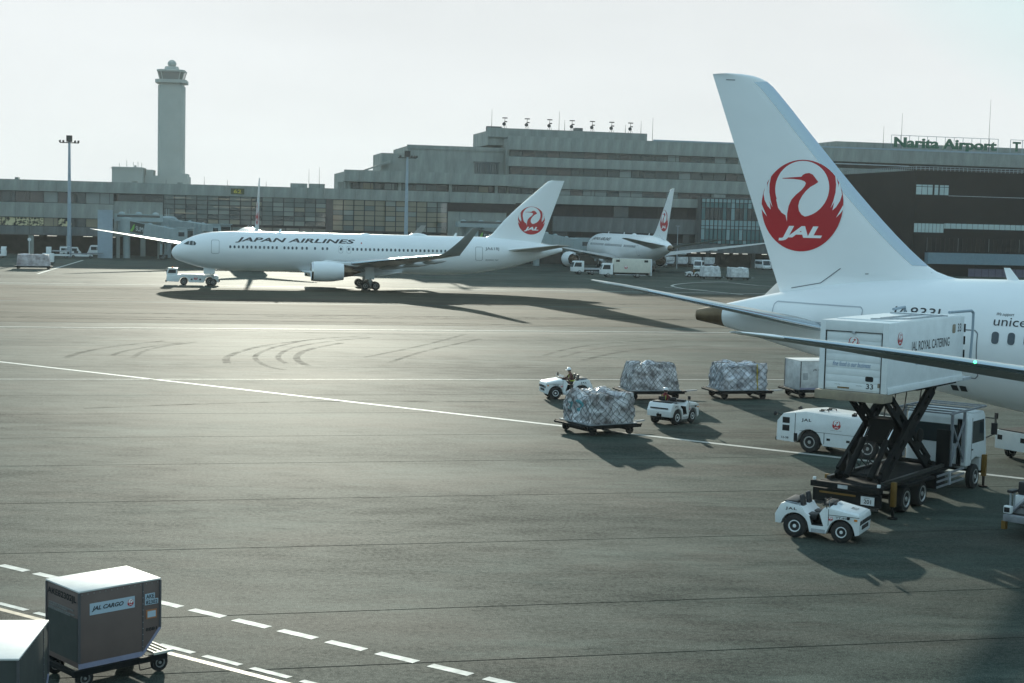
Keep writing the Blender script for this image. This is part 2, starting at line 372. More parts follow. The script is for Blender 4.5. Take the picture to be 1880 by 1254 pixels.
TR = [[(-18.6, 96), (-19.4, 100), (-19.3, 105), (-18.2, 111), (-15, 118)], [(-13.2, 95.5), (-14.4, 99), (-15, 103), (-14.8, 108), (-13.2, 114)], [(-29.5, 97), (-29.6, 101), (-28.8, 106), (-26.5, 112)], [(5, 104), (7.5, 110.5), (11, 116), (16, 120.5)], [(-27.0, 99.3), (-27.2, 101.4), (-26.9, 104), (-26.2, 107), (-24.8, 110.8)], [(-25.3, 98), (-25.7, 101), (-25.8, 104.4), (-25.2, 108), (-24, 111.5)],
      [(-14.3, 92.7), (-15.8, 94.8), (-17.3, 99.2), (-17.8, 102.4), (-17.8, 106), (-17.3, 110.6), (-15.7, 116.8), (-12, 122)],
      [(-14.8, 96.7), (-15.7, 99.3), (-16.2, 102), (-16.35, 106.4), (-15.7, 111.1), (-14, 115.8), (-11.5, 120)],
      [(-10.3, 102.5), (-8.2, 109.1), (-6.4, 115.6), (-4, 126)], [(-8.3, 98.9), (-6.95, 106.4), (-5.1, 113.3), (-2.6, 121.4)],
      [(2.35, 107.4), (4.3, 113.5), (7.6, 119.8), (14, 125.6)], [(3.5, 106.3), (5.7, 112.3), (8.3, 117.3), (13.6, 122.2)],
      [(-21, 72), (-12, 76.5), (0, 79), (14, 80)], [(-45, 118), (-36, 121), (-24, 123), (-6, 124.5)]]
for k, t in enumerate(TR):
    mb = MB(); polystripe(mb, smooth2(t), .50 if k < 4 else .38, .002); o = mb.build('tyre_mark', mr, recalc=False); tag(o, kind='structure')
for k in range(16):                                    # long faint wheel tracks along the taxiway
    d = random.choice((140, 146, 153, 160, 172, 178, 186, 193)) + random.uniform(-2, 2); s0 = random.uniform(-160, 80); L = random.uniform(40, 120); cv = random.uniform(-7, 7)
    P = [G(s0 + L * i / 5, d + cv * (i / 5) ** 2)[:2] for i in range(6)]
    mb = MB(); polystripe(mb, smooth2(P, 4), random.uniform(.5, .9), -.006); tag(mb.build('tyre_mark', mr, recalc=False), kind='structure')
# ------------------------------------------------------------------ buildings (facade frame: s along, d behind, z up)
M_conc = M('grey_concrete', (.26, .28, .26), .85, var=.24, scale=.7, detail=7, stretch=(1, 1, .22))
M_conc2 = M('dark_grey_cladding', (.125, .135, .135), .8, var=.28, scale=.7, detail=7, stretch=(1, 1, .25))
M_pier = M('brown_grey_pier', (.10, .085, .08), .8, var=.2, scale=.5)
M_louv = M('dark_brown_louvre', (.024, .020, .020), .8, var=.3, scale=1.2)
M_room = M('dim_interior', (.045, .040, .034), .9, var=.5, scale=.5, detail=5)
M_room2 = M('shop_interior', (.20, .17, .13), .9, var=.75, scale=.55, detail=6, contrast=.15)
M_frm = M('dark_window_frame', (.016, .017, .019), .6)
M_black = M('black_cladding', (.006, .007, .008), .9, var=.25, scale=.3, detail=6, spec=.1)
M_steel = M('galvanised_steel', (.36, .40, .43), .45, .6, var=.15, scale=2)
M_mast = M('pale_blue_grey_paint', (.30, .37, .43), .6, var=.1, scale=1)
M_green = M('sign_green', (.012, .11, .06), .6)
M_lamp = M('fluorescent_tube', (1, .93, .66), .5, emit=1.6)
M_lampw = M('ceiling_lamp', (1, .97, .86), .5, emit=1.3)
M_blind = M('pale_blind', (.36, .38, .36), .85, var=.2, scale=.8)
M_yel = M('yellow_numeral', (.55, .44, .05), .6)
M_olive = M('olive_plate', (.07, .075, .03), .6)
def glass(name, col, alpha, rough=.06, spec=.6):
    m = M(name, col, rough, spec=spec); m.node_tree.nodes['Principled BSDF'].inputs['Alpha'].default_value = alpha; return m
M_gl = [glass('window_glass', (.055, .065, .062), .85), glass('window_glass_brown', (.085, .062, .055), .85), glass('window_glass_pale', (.20, .23, .22), .9),
        glass('window_glass_warm', (.26, .22, .14), .85)]  # pale and warm variants have reflections painted into the pane colour
M_glc = [glass('curtain_glass', (.15, .18, .165), .72), glass('curtain_glass_pale', (.24, .27, .24), .78), glass('curtain_glass_dark', (.075, .09, .085), .7), glass('curtain_glass_flare_tint', (.26, .235, .165), .78)]  # amber lens flare over the glazing is painted into the warm panes
M_gla = [glass('teal_glass', (.05, .15, .16), .85), glass('teal_glass_pale', (.22, .36, .38), .92), glass('teal_glass_dark', (.015, .025, .028), .8)]
M_glow = M('painted_glow_lattice', (.62, .55, .33), .5, var=.98, scale=.9, detail=2, contrast=.06, col2=(.62, .55, .33))  # yellow lit patches are painted into the pane colour, nothing emits
M_glows = [M_glow] + [M('painted_glow_lattice_%s' % k, (.62, .55, .33), .5, var=.98, scale=s_, detail=2, contrast=.06, col2=(.62, .55, .33), stretch=st_) for k, s_, st_ in (('dense', 1.5, (1, 1, 1.4)), ('wide', .62, (1.4, 1, .8)), ('fine', 2.1, (.8, 1, 1)))]
F0 = Vector((0, 350, 0))
def FP(s, d=0, z=0): v = F0 + EX * s + EN * d; return (v.x, v.y, z)
class Bld:
    def __init__(b, name, s0, label, cat='building', d0=0):
        b.s0, b.d0 = s0, d0; b.root = thing(name, FP(s0, d0), GA, label, cat); b.cache = {}
    def part(b, name, mb, mat, parent=None, **k):
        mb.v = [(x - b.s0, y - b.d0, z) for x, y, z in mb.v]; return mb.build(name, mat, parent or b.root, **k)
    def box(b, name, mat, s0, s1, d0, d1, z0, z1, parent=None):
        return b.part(name, MB().box(s0, s1, d0, d1, z0, z1), mat, parent)
    def piece(b, name, mat, w_, t_, h_, s, d, z, parent=None):     # shared-mesh piece, lower left front corner at s, d, z
        k = (name, mat.name, round(w_, 3), round(t_, 3), round(h_, 3))
        if k not in b.cache: b.cache[k] = MB().box(0, w_, 0, t_, 0, h_).mesh(name, mat)
        return link(name, b.cache[k], parent or b.root, (s - b.s0, d - b.d0, z))
    def panels(b, mat, s0, s1, d, z0, z1, n, t_=.25, gap=.035, parent=None, name='panel'):
        w_ = (s1 - s0) / n
        for i in range(n): b.piece(name, mat, w_ - gap, t_, z1 - z0, s0 + w_ * i + gap / 2, d, z0, parent)
    def strip(b, s0, s1, d, z0, z1, n, mats, wts, sash=False, door=.25, name='window', frame=M_frm):
        """a band of separate panes with mullions between them"""
        w_ = (s1 - s0) / n; fr = MB(); t_ = .09
        fr.box(s0, s1, d - .06, d + .12, z0, z0 + .1); fr.box(s0, s1, d - .06, d + .12, z1 - .12, z1)
        if sash: fr.box(s0, s1, d - .05, d + .1, z1 - sash - .05, z1 - sash + .03)
        for i in range(n + 1): fr.box(s0 + w_ * i - t_ / 2, s0 + w_ * i + t_ / 2, d - .08, d + .12, z0 + .1, z1 - .12)
        f = b.part('window_frame', fr, frame)
        for i in range(n):
            m_ = wts(i) if callable(wts) else random.choices(mats, wts)[0]
            b.piece(name, m_, w_ - t_ - .01, .03, z1 - z0 - .24, s0 + w_ * i + t_ / 2 + .005, d + .04, z0 + .11)
            if random.random() < door:
                b.piece('sash_post', frame, .08, .1, z1 - z0 - .22, s0 + w_ * i + w_ * .68, d - .05, z0 + .11)
    def grid(b, s0, s1, d, zs, n, pick, frame=M_frm, t_=.13, post=.19):
        w_ = (s1 - s0) / n; fr = MB()
        for z in zs: fr.box(s0, s1, d - .08, d + .08, z - t_ / 2, z + t_ / 2)
        for i in range(n + 1): fr.box(s0 + w_ * i - post / 2, s0 + w_ * i + post / 2, d - .10, d + .06, zs[0] - t_ / 2 - .003, zs[-1] + t_ / 2 + .003)
        b.part('mullion_frame', fr, frame)
        for i in range(n):
            for j in range(len(zs) - 1):
                h = zs[j + 1] - zs[j]
                b.piece('pane', pick(i, j), w_ - post - .01, .025, h - t_ - .01, s0 + w_ * i + post / 2 + .005, d + .02, zs[j] + t_ / 2 + .005)

# ---- left concourse
B1 = Bld('concourse_building', -80, 'long grey concourse with gate glazing and flat roof behind the taxiing airliner')
b = B1
b.box('wall', M_conc2, -170, -92, 1.2, 30, 4.4, 14.0); b.box('wall', M_conc, -92, -81.1, .35, 30, 4.4, 12.2)
b.box('roof', M_conc, -170, -16, .4, 30, 14.05, 16.2)
b.panels(M_conc, -170, -16, -.35, 14.0, 16.45, 42, .7, .05)
b.strip(-133.6, -91.8, .35, 11.45, 14.0, 14, M_gl, (5, 3, 3, 1), False, .5)
b.panels(M_conc, -133.6, -91.8, -.05, 8.25, 11.45, 14, .4)
b.strip(-133.6, -91.8, .3, 6.25, 8.25, 14, None, lambda i: {6: M_glows[2], 7: M_glows[1], 8: M_glows[3], 9: M_gl[3], 10: M_glows[0], 12: M_gl[3]}.get(i, M_gl[0] if i > 5 else M_glows[i % 4]), False, .1)
b.panels(M_conc2, -133.6, -91.8, -.05, 4.4, 6.25, 14, .4)
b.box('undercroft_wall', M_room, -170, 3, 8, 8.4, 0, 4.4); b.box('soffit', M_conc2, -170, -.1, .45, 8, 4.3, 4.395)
for s in range(-126, -4, 8): b.box('column', M_conc, s, s + 1.1, .3, 1.4, 0, 4.28)
for s in (-110, -106.2, -98.5, -93.5): b.box('lamp', M_lampw, s, s + 2.0, 3, 3.25, 4.12, 4.2)
lv = MB(); 
for k in range(9): lv.box(-91.7, -81.1, -.1, .3, 12.24 + k * .2, 12.40 + k * .2)
b.part('louvre', lv, M_louv)
b.panels(M_conc, -91.7, -81.1, .05, 8.2, 12.2, 4, .3)
def pk(i, j): return random.choices(M_glc, (7, 3, 2, .5))[0]
zs = [7.62, 8.75, 9.8, 10.85, 11.9, 12.95, 14.0]
b.box('interior_floor', M_room, -81, -16.2, 9, 9.4, 4.4, 14); b.box('floor_slab', M_room, -81, -16.2, .5, 9, 7.25, 7.55); b.box('mezzanine', M_room, -81, -16.2, 4, 9, 10.7, 10.95)
b.grid(-81, -44.6, 0, zs, 15, pk); b.box('pier', M_pier, -44.6, -43.1, -.2, .5, 4.4, 14.0)
zs2 = [6.85, 8.05, 9.22, 10.4, 11.55, 12.7, 13.95]; b.grid(-43.1, -16.3, 0, zs2, 11, lambda i, j: random.choices([M_glc[3], M_glc[1], M_glc[0]], (8, 2, 2))[0])
b.box('sill_beam', M_louv, -81, -44.6, -.12, .4, 7.2, 7.56); b.box('sill_beam', M_louv, -43.1, -16.3, -.12, .4, 6.5, 6.79)
b.grid(-81, -44.6, .3, [4.45, 7.18], 12, lambda i, j: random.choices([M_glc[1], M_glc[0]], (3, 2))[0]); b.grid(-43.1, -16.3, .3, [4.45, 6.48], 9, lambda i, j: random.choices([M_glc[1], M_gl[3], M_glc[2]], (3, 3, 2))[0])
for s in (-72, -60.5, -49.5, -36, -26): b.box('interior_column', M_pier, s, s + 1.4, 1.2, 2.4, 7.56, 13.9)
for s0, s1, z in ((-70, -66, 13.3), (-65, -60, 13.3), (-70, -66, 11.5), (-65, -58.5, 11.5), (-79, -75, 13.3), (-79, -74, 9.9)): b.box('lamp', M_lamp, s0, s1, 2.6, 2.75, z, z + .14)
plq = b.box('stand_number_plate', M_olive, -66.2, -63.2, -.47, -.36, 14.5, 15.8)
v, f = text_fit('62', 1.7, .85, bold=.02); decal([(v, f, 0, 0)], plane_map((-65.55 - b.s0, -.471, 14.72), (1, 0, 0), (0, 0, 1)), 'numeral', [M_yel], plq)
for s, w_, h_, d in ((-52.4, 3.7, 1.1, 3), (-47.8, 3.4, 1.2, 6), (-41.5, 2, 1.8, 5), (-88, 1.3, .5, 2), (-78, 1.2, .5, 2), (-113, .8, .6, 2)):
    b.box('roof_box', M_conc, s, s + w_, d, d + 3, 16.2, 16.2 + h_ + .15)
for s, h_ in ((-48.2, 4.6), (-45.8, 5.2), (-72, 2.2), (-66.8, 1.6), (-80.5, 1.2), (-58, 1.5)): b.part('antenna', MB().cyl((s, 5, 16.2), (s, 5, 16.2 + h_), .06, .03, 6), M_frm)
# ---- raised middle storeys
B2 = Bld('lounge_block', -20, 'stepped grey block with glazed upper terrace left of the office floors')
b = B2
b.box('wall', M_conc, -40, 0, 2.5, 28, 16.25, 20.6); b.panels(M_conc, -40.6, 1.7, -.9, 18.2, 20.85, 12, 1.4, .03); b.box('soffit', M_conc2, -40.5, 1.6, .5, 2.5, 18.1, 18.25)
b.panels(M_conc, -16, 0, -.35, 14.0, 16.45, 4, .7, .05); b.box('roof', M_conc2, -16, 0, .4, 28, 14.05, 16.2)
b.strip(-38.5, 1.2, 1.6, 16.5, 18.1, 16, [M_gl[0], M_gl[3], M_gl[2], M_gl[1]], (3, 3, 2, 3), False, .6)
for s in (-39.8, -28, -16, -5): b.box('column', M_conc, s, s + .7, .2, .9, 16.46, 18.19)
b.box('roof', M_conc, -25.3, -2.1, 4, 28, 20.6, 27.05); b.box('parapet', M_conc, -25.5, -2.0, 3.8, 4.2, 26.4, 27.3)
b.box('stair_head', M_conc, -31.4, -25.31, 5, 20, 20.6, 25.2)
sl_ = MB(); sl_.prism([(-36.2, 20.86), (-29.5, 23.4), (-29.5, 22.9), (-35.2, 20.86)], 'y', 3.0, 5.0); b.part('sloping_canopy', sl_, M_conc)
lv = MB()
for k in range(10): lv.box(-9.2 + k * .58, -8.75 + k * .58, 3.55, 3.95, 20.9, 23.6)
lv.box(-9.6, -3.2, 3.5, 3.78, 23.6, 23.9); b.part('louvre', lv, M_conc2)
b.box('louvre', M_louv, -16.2, 9, -.12, .5, 11.9, 13.96); b.panels(M_conc, -16.2, -2.1, .02, 4.4, 11.9, 5, .4)
# ---- office block
B3 = Bld('office_block', 40, 'tall grey terminal office block with ribbon windows and antennas on its roof')
b = B3
S0, S1 = -2.0, 140.0
b.box('wall', M_room, S0 + .6, S1, 1.3, 34, 0, 29.4)
for z0, z1, mt in ((26.8, 30.05, M_conc), (22.95, 25.2, M_conc), (17.9, 21.0, M_conc), (14.3, 16.4, M_conc), (7.85, 11.4, M_conc2)):
    s_a = S0 if z0 > 12 else 9.2
    b.panels(mt, s_a, 86.5, -.25, z0, z1, int((86.5 - s_a) / 2.95), 1.3, .03)
    b.box('band', mt, 86.5, S1, -.25, 1.2, z0, z1)
for z0, z1 in ((25.2, 26.8), (21.0, 22.95), (16.4, 17.9)):
    b.strip(S0 + .5, 64.5, .35, z0, z1, 22, M_gl, (5, 5, 4, 0), .42, .3)
b.box('end_wall', M_conc, S0 + .02, S0 + .58, 1.4, 34, 16.3, 29.5)
b.strip(9.5, 62, .8, 11.4, 14.3, 14, [M_gl[0], M_louv, M_gl[1]], (4, 4, 2), False, .1)
b.strip(9.5, 46, 1.0, 5.2, 7.85, 10, [M_gl[0], M_louv], (3, 3), False, .1); b.box('band', M_conc2, 0, 46, -.1, 1.2, 4.2, 5.2)
b.box('roof', M_conc2, S0, S1, .9, 34, 29.42, 29.75); b.box('coping', M_mast, 33.6, S1, -.3, .1, 30.06, 30.4)
pr = b.box('penthouse', M_conc, -5.8, 33.6, 6, 24, 28.0, 31.4); b.box('penthouse_fascia', M_conc, -6.0, 33.8, 5.4, 6.0, 29.9, 32.1); b.box('penthouse_strip', M_louv, 2, 31, 5.7, 5.98, 29.42, 29.88)
b.box('penthouse', M_conc, 85.7, S1, 10, 26, 29.76, 32.4)
for k, s in enumerate((-1.5, 4, 9.6, 15.2, 20.3, 25.2, 30)):
    a = MB(); a.cyl((s, 7, 32.1), (s, 7, 34.6), .06, n=6); a.cyl((s - .55, 7, 32.1), (s - .1, 7, 33.3), .04, n=5); a.cyl((s + .55, 7, 32.1), (s + .1, 7, 33.3), .04, n=5)
    a.lathe((s - .25, 6.6, 33.1), (-.3, -1, .2), [(0, .08), (.1, .42), (.16, .45)], 10); a.box(s - .6, s + .6, 6.8, 7.2, 34.5, 34.72); a.box(s - .1, s + .55, 6.8, 7.2, 33.6, 33.85)
    b.part('aerial_cluster', a, M_frm)
for s, h_ in ((-4.5, 4.6), (12.2, 4.8), (13.6, 2.8), (29, 2.2), (36, 4.2), (33, 3.3), (97.8, 4.5), (102.8, 8.0), (127.6, 12.5)): b.part('antenna', MB().cyl((s, 8, 29.7 if s > 33.6 else 32), (s, 8, 32 + h_), .07, .03, 6), M_frm)
b.box('roof_box', M_conc2, 16.3, 18.2, 8, 10, 31.4, 33); b.box('roof_box', M_conc2, -5.5, -2.0, 8, 10, 31.4, 32.6)
# glazed annex on the office block
zs = [5.75, 6.67, 9.29, 10.08, 11.52, 14.4, 15.71, 16.62]
b.box('annex_core', M_room, 45.6, 84.9, -1.0, 1.2, 4.3, 16.4)
def pa(i, j): return M_gla[(0, 0, 1, 1, 2 if i % 5 else 0, 0, 1)[j]] if random.random() < .9 else M_gla[1]
b.grid(45.4, 67, -3, zs, 20, pa, M_frm, .12, .16); b.box('annex_end', M_conc2, 45.42, 45.6, -2.9, 1.2, 5.7, 16.6); b.box('annex_roof', M_conc2, 45.35, 67.1, -3.1, 1.2, 16.7, 16.9)
b.box('annex_roof_unit', M_conc, 49, 52, -1.5, .3, 16.9, 17.7)
b.box('canopy', M_conc2, 40, 84.9, -3.2, 1.2, 3.55, 5.6)
for s in (43.2, 45.6, 48.3, 51.6, 54, 56.4, 61.4, 66): b.box('lamp', M_lampw, s, s + 1.3, -3.0, -2.8, 3.38, 3.46)
for s in (0, 12, 24, 36, 48, 60, 72): b.box('column', M_conc2, s, s + .9, -.05, .8, 0, 4.19 if s < 46 else 3.54)
sgn = Bld('rooftop_sign', 112, 'green letter sign on steel frame along the roof edge of the terminal', 'sign', 2.5); b = sgn
fr = MB()
for z in (30.6, 34.0): fr.box(97.4, 127.2, 2.62, 2.74, z - .06, z + .06)
for k in range(13): s = 97.4 + 29.8 * k / 12; fr.box(s - .05, s + .05, 2.75, 2.85, 30.6, 34.06)
for k in range(5):
    s = 99 + 6.5 * k; fr.bar((s, 2.9, 30.6), (s + 3.0, 6, 29.8), .12); fr.bar((s, 2.9, 30.6), (s - 2.2, 6, 29.8), .1); fr.box(s - .15, s + .15, 2.6, 3.0, 29.7, 30.55)
fr.box(130.6, 140, 2.62, 2.74, 30.54, 30.66); fr.box(130.6, 140, 2.62, 2.74, 33.94, 34.06); fr.box(130.6, 130.7, 2.6, 2.75, 29.7, 34.05); fr.box(134, 134.1, 2.6, 2.75, 29.7, 34.05)
b.part('sign_frame', fr, M_steel)
v, f = text_fit('Narita Airport', 28.6, 3.3, bold=.035)
def ext(v, f, o, t_):                                   # raised letters
    n = len(v); vs_ = [(o[0] + p[0], o[1], o[2] + p[1]) for p in v] + [(o[0] + p[0], o[1] + t_, o[2] + p[1]) for p in v]
    ec = {}
    for q_ in f:
        for a, b_ in zip(q_, q_[1:] + q_[:1]): ec[(a, b_)] = 1
    fs_ = [tuple(q_) for q_ in f] + [tuple(i + n for i in q_[::-1]) for q_ in f] + [(a, a + n, b_ + n, b_) for (a, b_) in ec if (b_, a) not in ec]
    return vs_, fs_
mbt = MB(); mbt.add(*ext(v, f, (98, 2.3, 30.25), .28)); b.part('letters', mbt, M_green)
v, f = text_fit('T', 2.2, 2.45, bold=.03); mbt = MB(); mbt.add(*ext(v, f, (131.2, 2.3, 31.05), .28)); b.part('letter', mbt, M_green)
# ---- dark block on the right
B4 = Bld('dark_pier_building', 98, 'black clad building projecting toward the apron behind the large tail fin', 'building', -20); b = B4
b.box('wall', M_black, 83.2, 150, -37.6, -.3, 0, 23.55)
rl = MB()
for z in (24.0, 24.45): rl.box(83.25, 150, -37.55, -37.47, z - .05, z + .05); rl.box(83.25, 83.33, -37.46, -1, z - .05, z + .05)
for k in range(46): s = 83.3 + 1.05 * k; rl.box(s - .04, s + .04, -37.54, -37.48, 23.55, 24.4)
for k in range(34): d = -37.2 + 1.05 * k; rl.box(83.26, 83.32, d - .04, d + .04, 23.55, 24.4)
b.part('railing', rl, M_steel)
M_pw = M('pale_window', (.42, .52, .52), .25, var=.15, scale=.6)  # plain pale pane colour, slightly mottled
for s0, s1 in ((83.4, 84.7), (84.85, 86.1), (86.25, 87.4), (87.9, 88.8), (89.2, 90.2), (90.35, 91.35)): b.box('window', M_pw, s0, s1, -37.64, -37.5, 18.2, 19.9); b.box('window_light', M_pw, s0, s1, -37.64, -37.5, 20.02, 20.4)
b.box('ledge', M_steel, 91.4, 150, -37.75, -37.5, 18.02, 18.14)
for k in range(8): b.piece('window', M_pw, .8, .1, 2.0, 78.9 + 0 + 4.4 + k * .92 - .0, -37.66, 9.75)
for k in range(26): b.piece('window', M_pw, 1.24, .1, 1.15, 91.0 + k * 1.36, -37.66, 10.72)
b.box('window', M_pw, 90.7, 90.92, -37.66, -37.55, 10.72, 11.87)
for k in range(28): b.piece('cladding_rib', M_conc2 if k % 7 == 0 else M_louv, .12, .1, 3.0, 86.6 + k * 1.1, -37.68, 5.6)
b.box('canopy', M('blue_grey_canopy', (.16, .24, .29), .7, var=.1), 86.2, 150, -39.2, -37.62, 2.75, 5.25)
M_sh = M('violet_grey_shutter', (.13, .12, .18), .7, var=.15)
for k in range(12): b.piece('shutter', M_sh, 1.62, .08, 1.8, 97.2 + k * 1.72, -37.7, 0)
lb = MB(); lb.prism([(72, 25.6), (79, 26.1), (98, 26.0), (98, 25.8), (79, 25.85), (72, 25.4)], 'y', -6, -5.5); b.part('roof_pipe', lb, M_steel)
# ---- control tower far behind
M_twr = M('tower_concrete', (.34, .37, .35), .9, var=.1, scale=.1)
tw = thing('control_tower', (-171.0, 735, 0), .12, 'tall pale control tower with flared cab and round radome', 'tower')
def octa(r, ch=.72): return [(r, -r * ch), (r, r * ch), (r * ch, r), (-r * ch, r), (-r, r * ch), (-r, -r * ch), (-r * ch, -r), (r * ch, -r)]
def stack(prof, ch=.72): return [[(x, y, z) for x, y in octa(r, ch)] for z, r in prof]
MB().loft(stack([(0, 6.15), (72.6, 6.15), (72.61, 5.6), (73.9, 5.6)], .8)).build('shaft', M_twr, tw)
MB().loft(stack([(73.8, 7.5), (75.4, 7.5)])).build('gallery', M_twr, tw)
MB().loft(stack([(75.4, 5.3), (79.2, 6.4)])).build('cab_glass', glass('cab_glass', (.12, .14, .14), .9), tw)
MB().loft(stack([(79.2, 6.7), (80.0, 6.85), (80.3, 6.4), (80.31, 3.5), (82.0, 3.1)])).build('cab_roof', M_twr, tw)
MB().lathe((0, 0, 81.9), (0, 0, 1), [(0, 1.2), (.5, 1.75), (1.3, 2.15), (2.1, 2.1), (2.9, 1.6), (3.4, .9), (3.6, .1)], 18).build('radome', M_twr, tw, smooth=60)
cf = MB()
for x, y in octa(6.0): cf.bar((x * .9, y * .9, 75.4), (x * 1.07, y * 1.07, 79.3), .35)
cf.build('cab_frame', M_twr, tw)
tb_ = thing('tower_base_building', (-172, 728, 0), .12, 'low block at the foot of the control tower', 'building')
MB().box(-9.5, 10.8, -6, 12, 0, 28.2).build('wall', M_twr, tb_); MB().box(-9, -6, -5, 8, 28.2, 31).build('roof_box', M_twr, tb_); MB().box(6, 10.5, -5, 8, 28.2, 29.5).build('roof_box', M_twr, tb_)
t2 = thing('antenna_block', (-188, 720, 0), .12, 'square block with aerials left of the control tower', 'building')
MB().box(-7.4, 7, -6, 8, 0, 31.8).build('wall', M_twr, t2)
for x in (-4, -.5, 2.6, 4.8, 6.5): MB().cyl((x, -5, 31.8), (x, -5, 33.6 + (x % 2)), .12, n=5).build('antenna', M_twr, t2)
MB().box(3, 4, -5, -4, 31.8, 32.7).build('roof_box', M_twr, t2); MB().box(-7.9, 7.5, -6.4, 8.2, 31.0, 31.3).build('parapet', M_twr, t2)
# ---- floodlight masts
def mast(loc, h, label, arms):
    r = thing('floodlight_mast', loc, GA, label, 'light mast', 'apron floodlight masts')
    MB().lathe((0, 0, 0), (0, 0, 1), [(0, .48), (h * .4, .40), (h, .24)], 14).build('pole', M_mast, r, smooth=60)
    MB().box(-.6, .6, -.5, .5, h - .15, h + 1.2).build('head_box', M_frm, r)
    MB().box(-2.0, 2.0, -.1, .1, h - .45, h - .25).build('cross_arm', M_frm, r)
    for x in arms:
        m = MB(); m.box(x - .2, x + .2, -.75, -.2, h - .3, h + .12); m.cyl((x, -.1, h - .35), (x + .1, -.2, h + .25), .05, n=6); m.build('floodlight', M_frm, r, bevel=.03)
    return r
mast((-95.9, 318, 0), 24.7, 'floodlight mast with cross arm standing against the left concourse', (-1.9, -1.2, 1.2, 1.9))
mast((-24.0, 326, 0), 23.6, 'floodlight mast rising behind the fuselage of the taxiing airliner', (-1.6, .9, 1.5, 2.0))
# ------------------------------------------------------------------ airliners (local: nose at x=0 pointing +x, y to port, z up)
M_white = M('white_aircraft_paint', (.84, .86, .87), .30, var=.045, scale=.5, detail=7, coat=.2, stretch=(.5, 1, 1))
M_grey = M('light_grey_aircraft_paint', (.40, .40, .385), .42, var=.06, scale=.4, detail=5)
M_dgrey = M('dark_grey_winglet_paint', (.20, .21, .20), .45)
M_metal = M('bare_leading_edge_metal', (.46, .53, .58), .24, .85)
M_lip = M('polished_lip_metal', (.62, .62, .62), .16, 1)
M_hot = M('heat_stained_metal', (.17, .12, .075), .42, .8, var=.4, scale=1.2)
M_tyre = M('tyre_rubber', (.018, .018, .018), .85)
M_rim = M('wheel_rim', (.45, .45, .44), .4, .5)
M_gear = M('landing_gear_paint', (.42, .43, .42), .5)
M_apwin = M('aircraft_window', (.06, .08, .10), .18)
M_cock = M('cockpit_glass', (.045, .06, .06), .08)
M_red = M('emblem_red', (.46, .012, .018), .4, var=.05, scale=.8)
M_deco = M('emblem_white', (.84, .86, .87), .35)
M_ink = M('black_lettering', (.018, .018, .022), .5)
M_line = M('panel_line_grey', (.16, .17, .19), .6)
M_beac = M('green_navigation_lamp', (.08, 1.0, .35), .3, emit=4)
M_seam = M('faint_panel_seam', (.44, .47, .51), .5)
EMB = emblem_parts()
def naca(t): t = min(1, max(0, t)); return 5 * (.2969 * math.sqrt(t) - .126 * t - .3516 * t * t + .2843 * t ** 3 - .1036 * t ** 4)
TS = [0, .004, .015, .04, .08, .14, .22, .32, .44, .57, .70, .83, .93, 1.0]
def wing_mesh(secs, side, ts=TS, off=0., open_=False, camber=.018, inc=0.):
    rings = []
    for y, xl, z, c, tc in secs:
        up = [(-(xl + t * c), side * y, z + t * c * inc + naca(t) * tc * c + camber * c * 4 * t * (1 - t) + off) for t in ts]
        lo = [(-(xl + t * c), side * y, z + t * c * inc - naca(t) * tc * c * .85 + camber * c * 4 * t * (1 - t) - off) for t in ts]
        r = up[::-1] + lo[1:]
        if off: r = [(x + (off if i in (len(ts) - 1,) else 0), y_, z_) for i, (x, y_, z_) in enumerate(r)]
        rings.append(r)
    mb = MB(); mb.loft(rings, 0, caps=not open_, closed=not open_); return mb
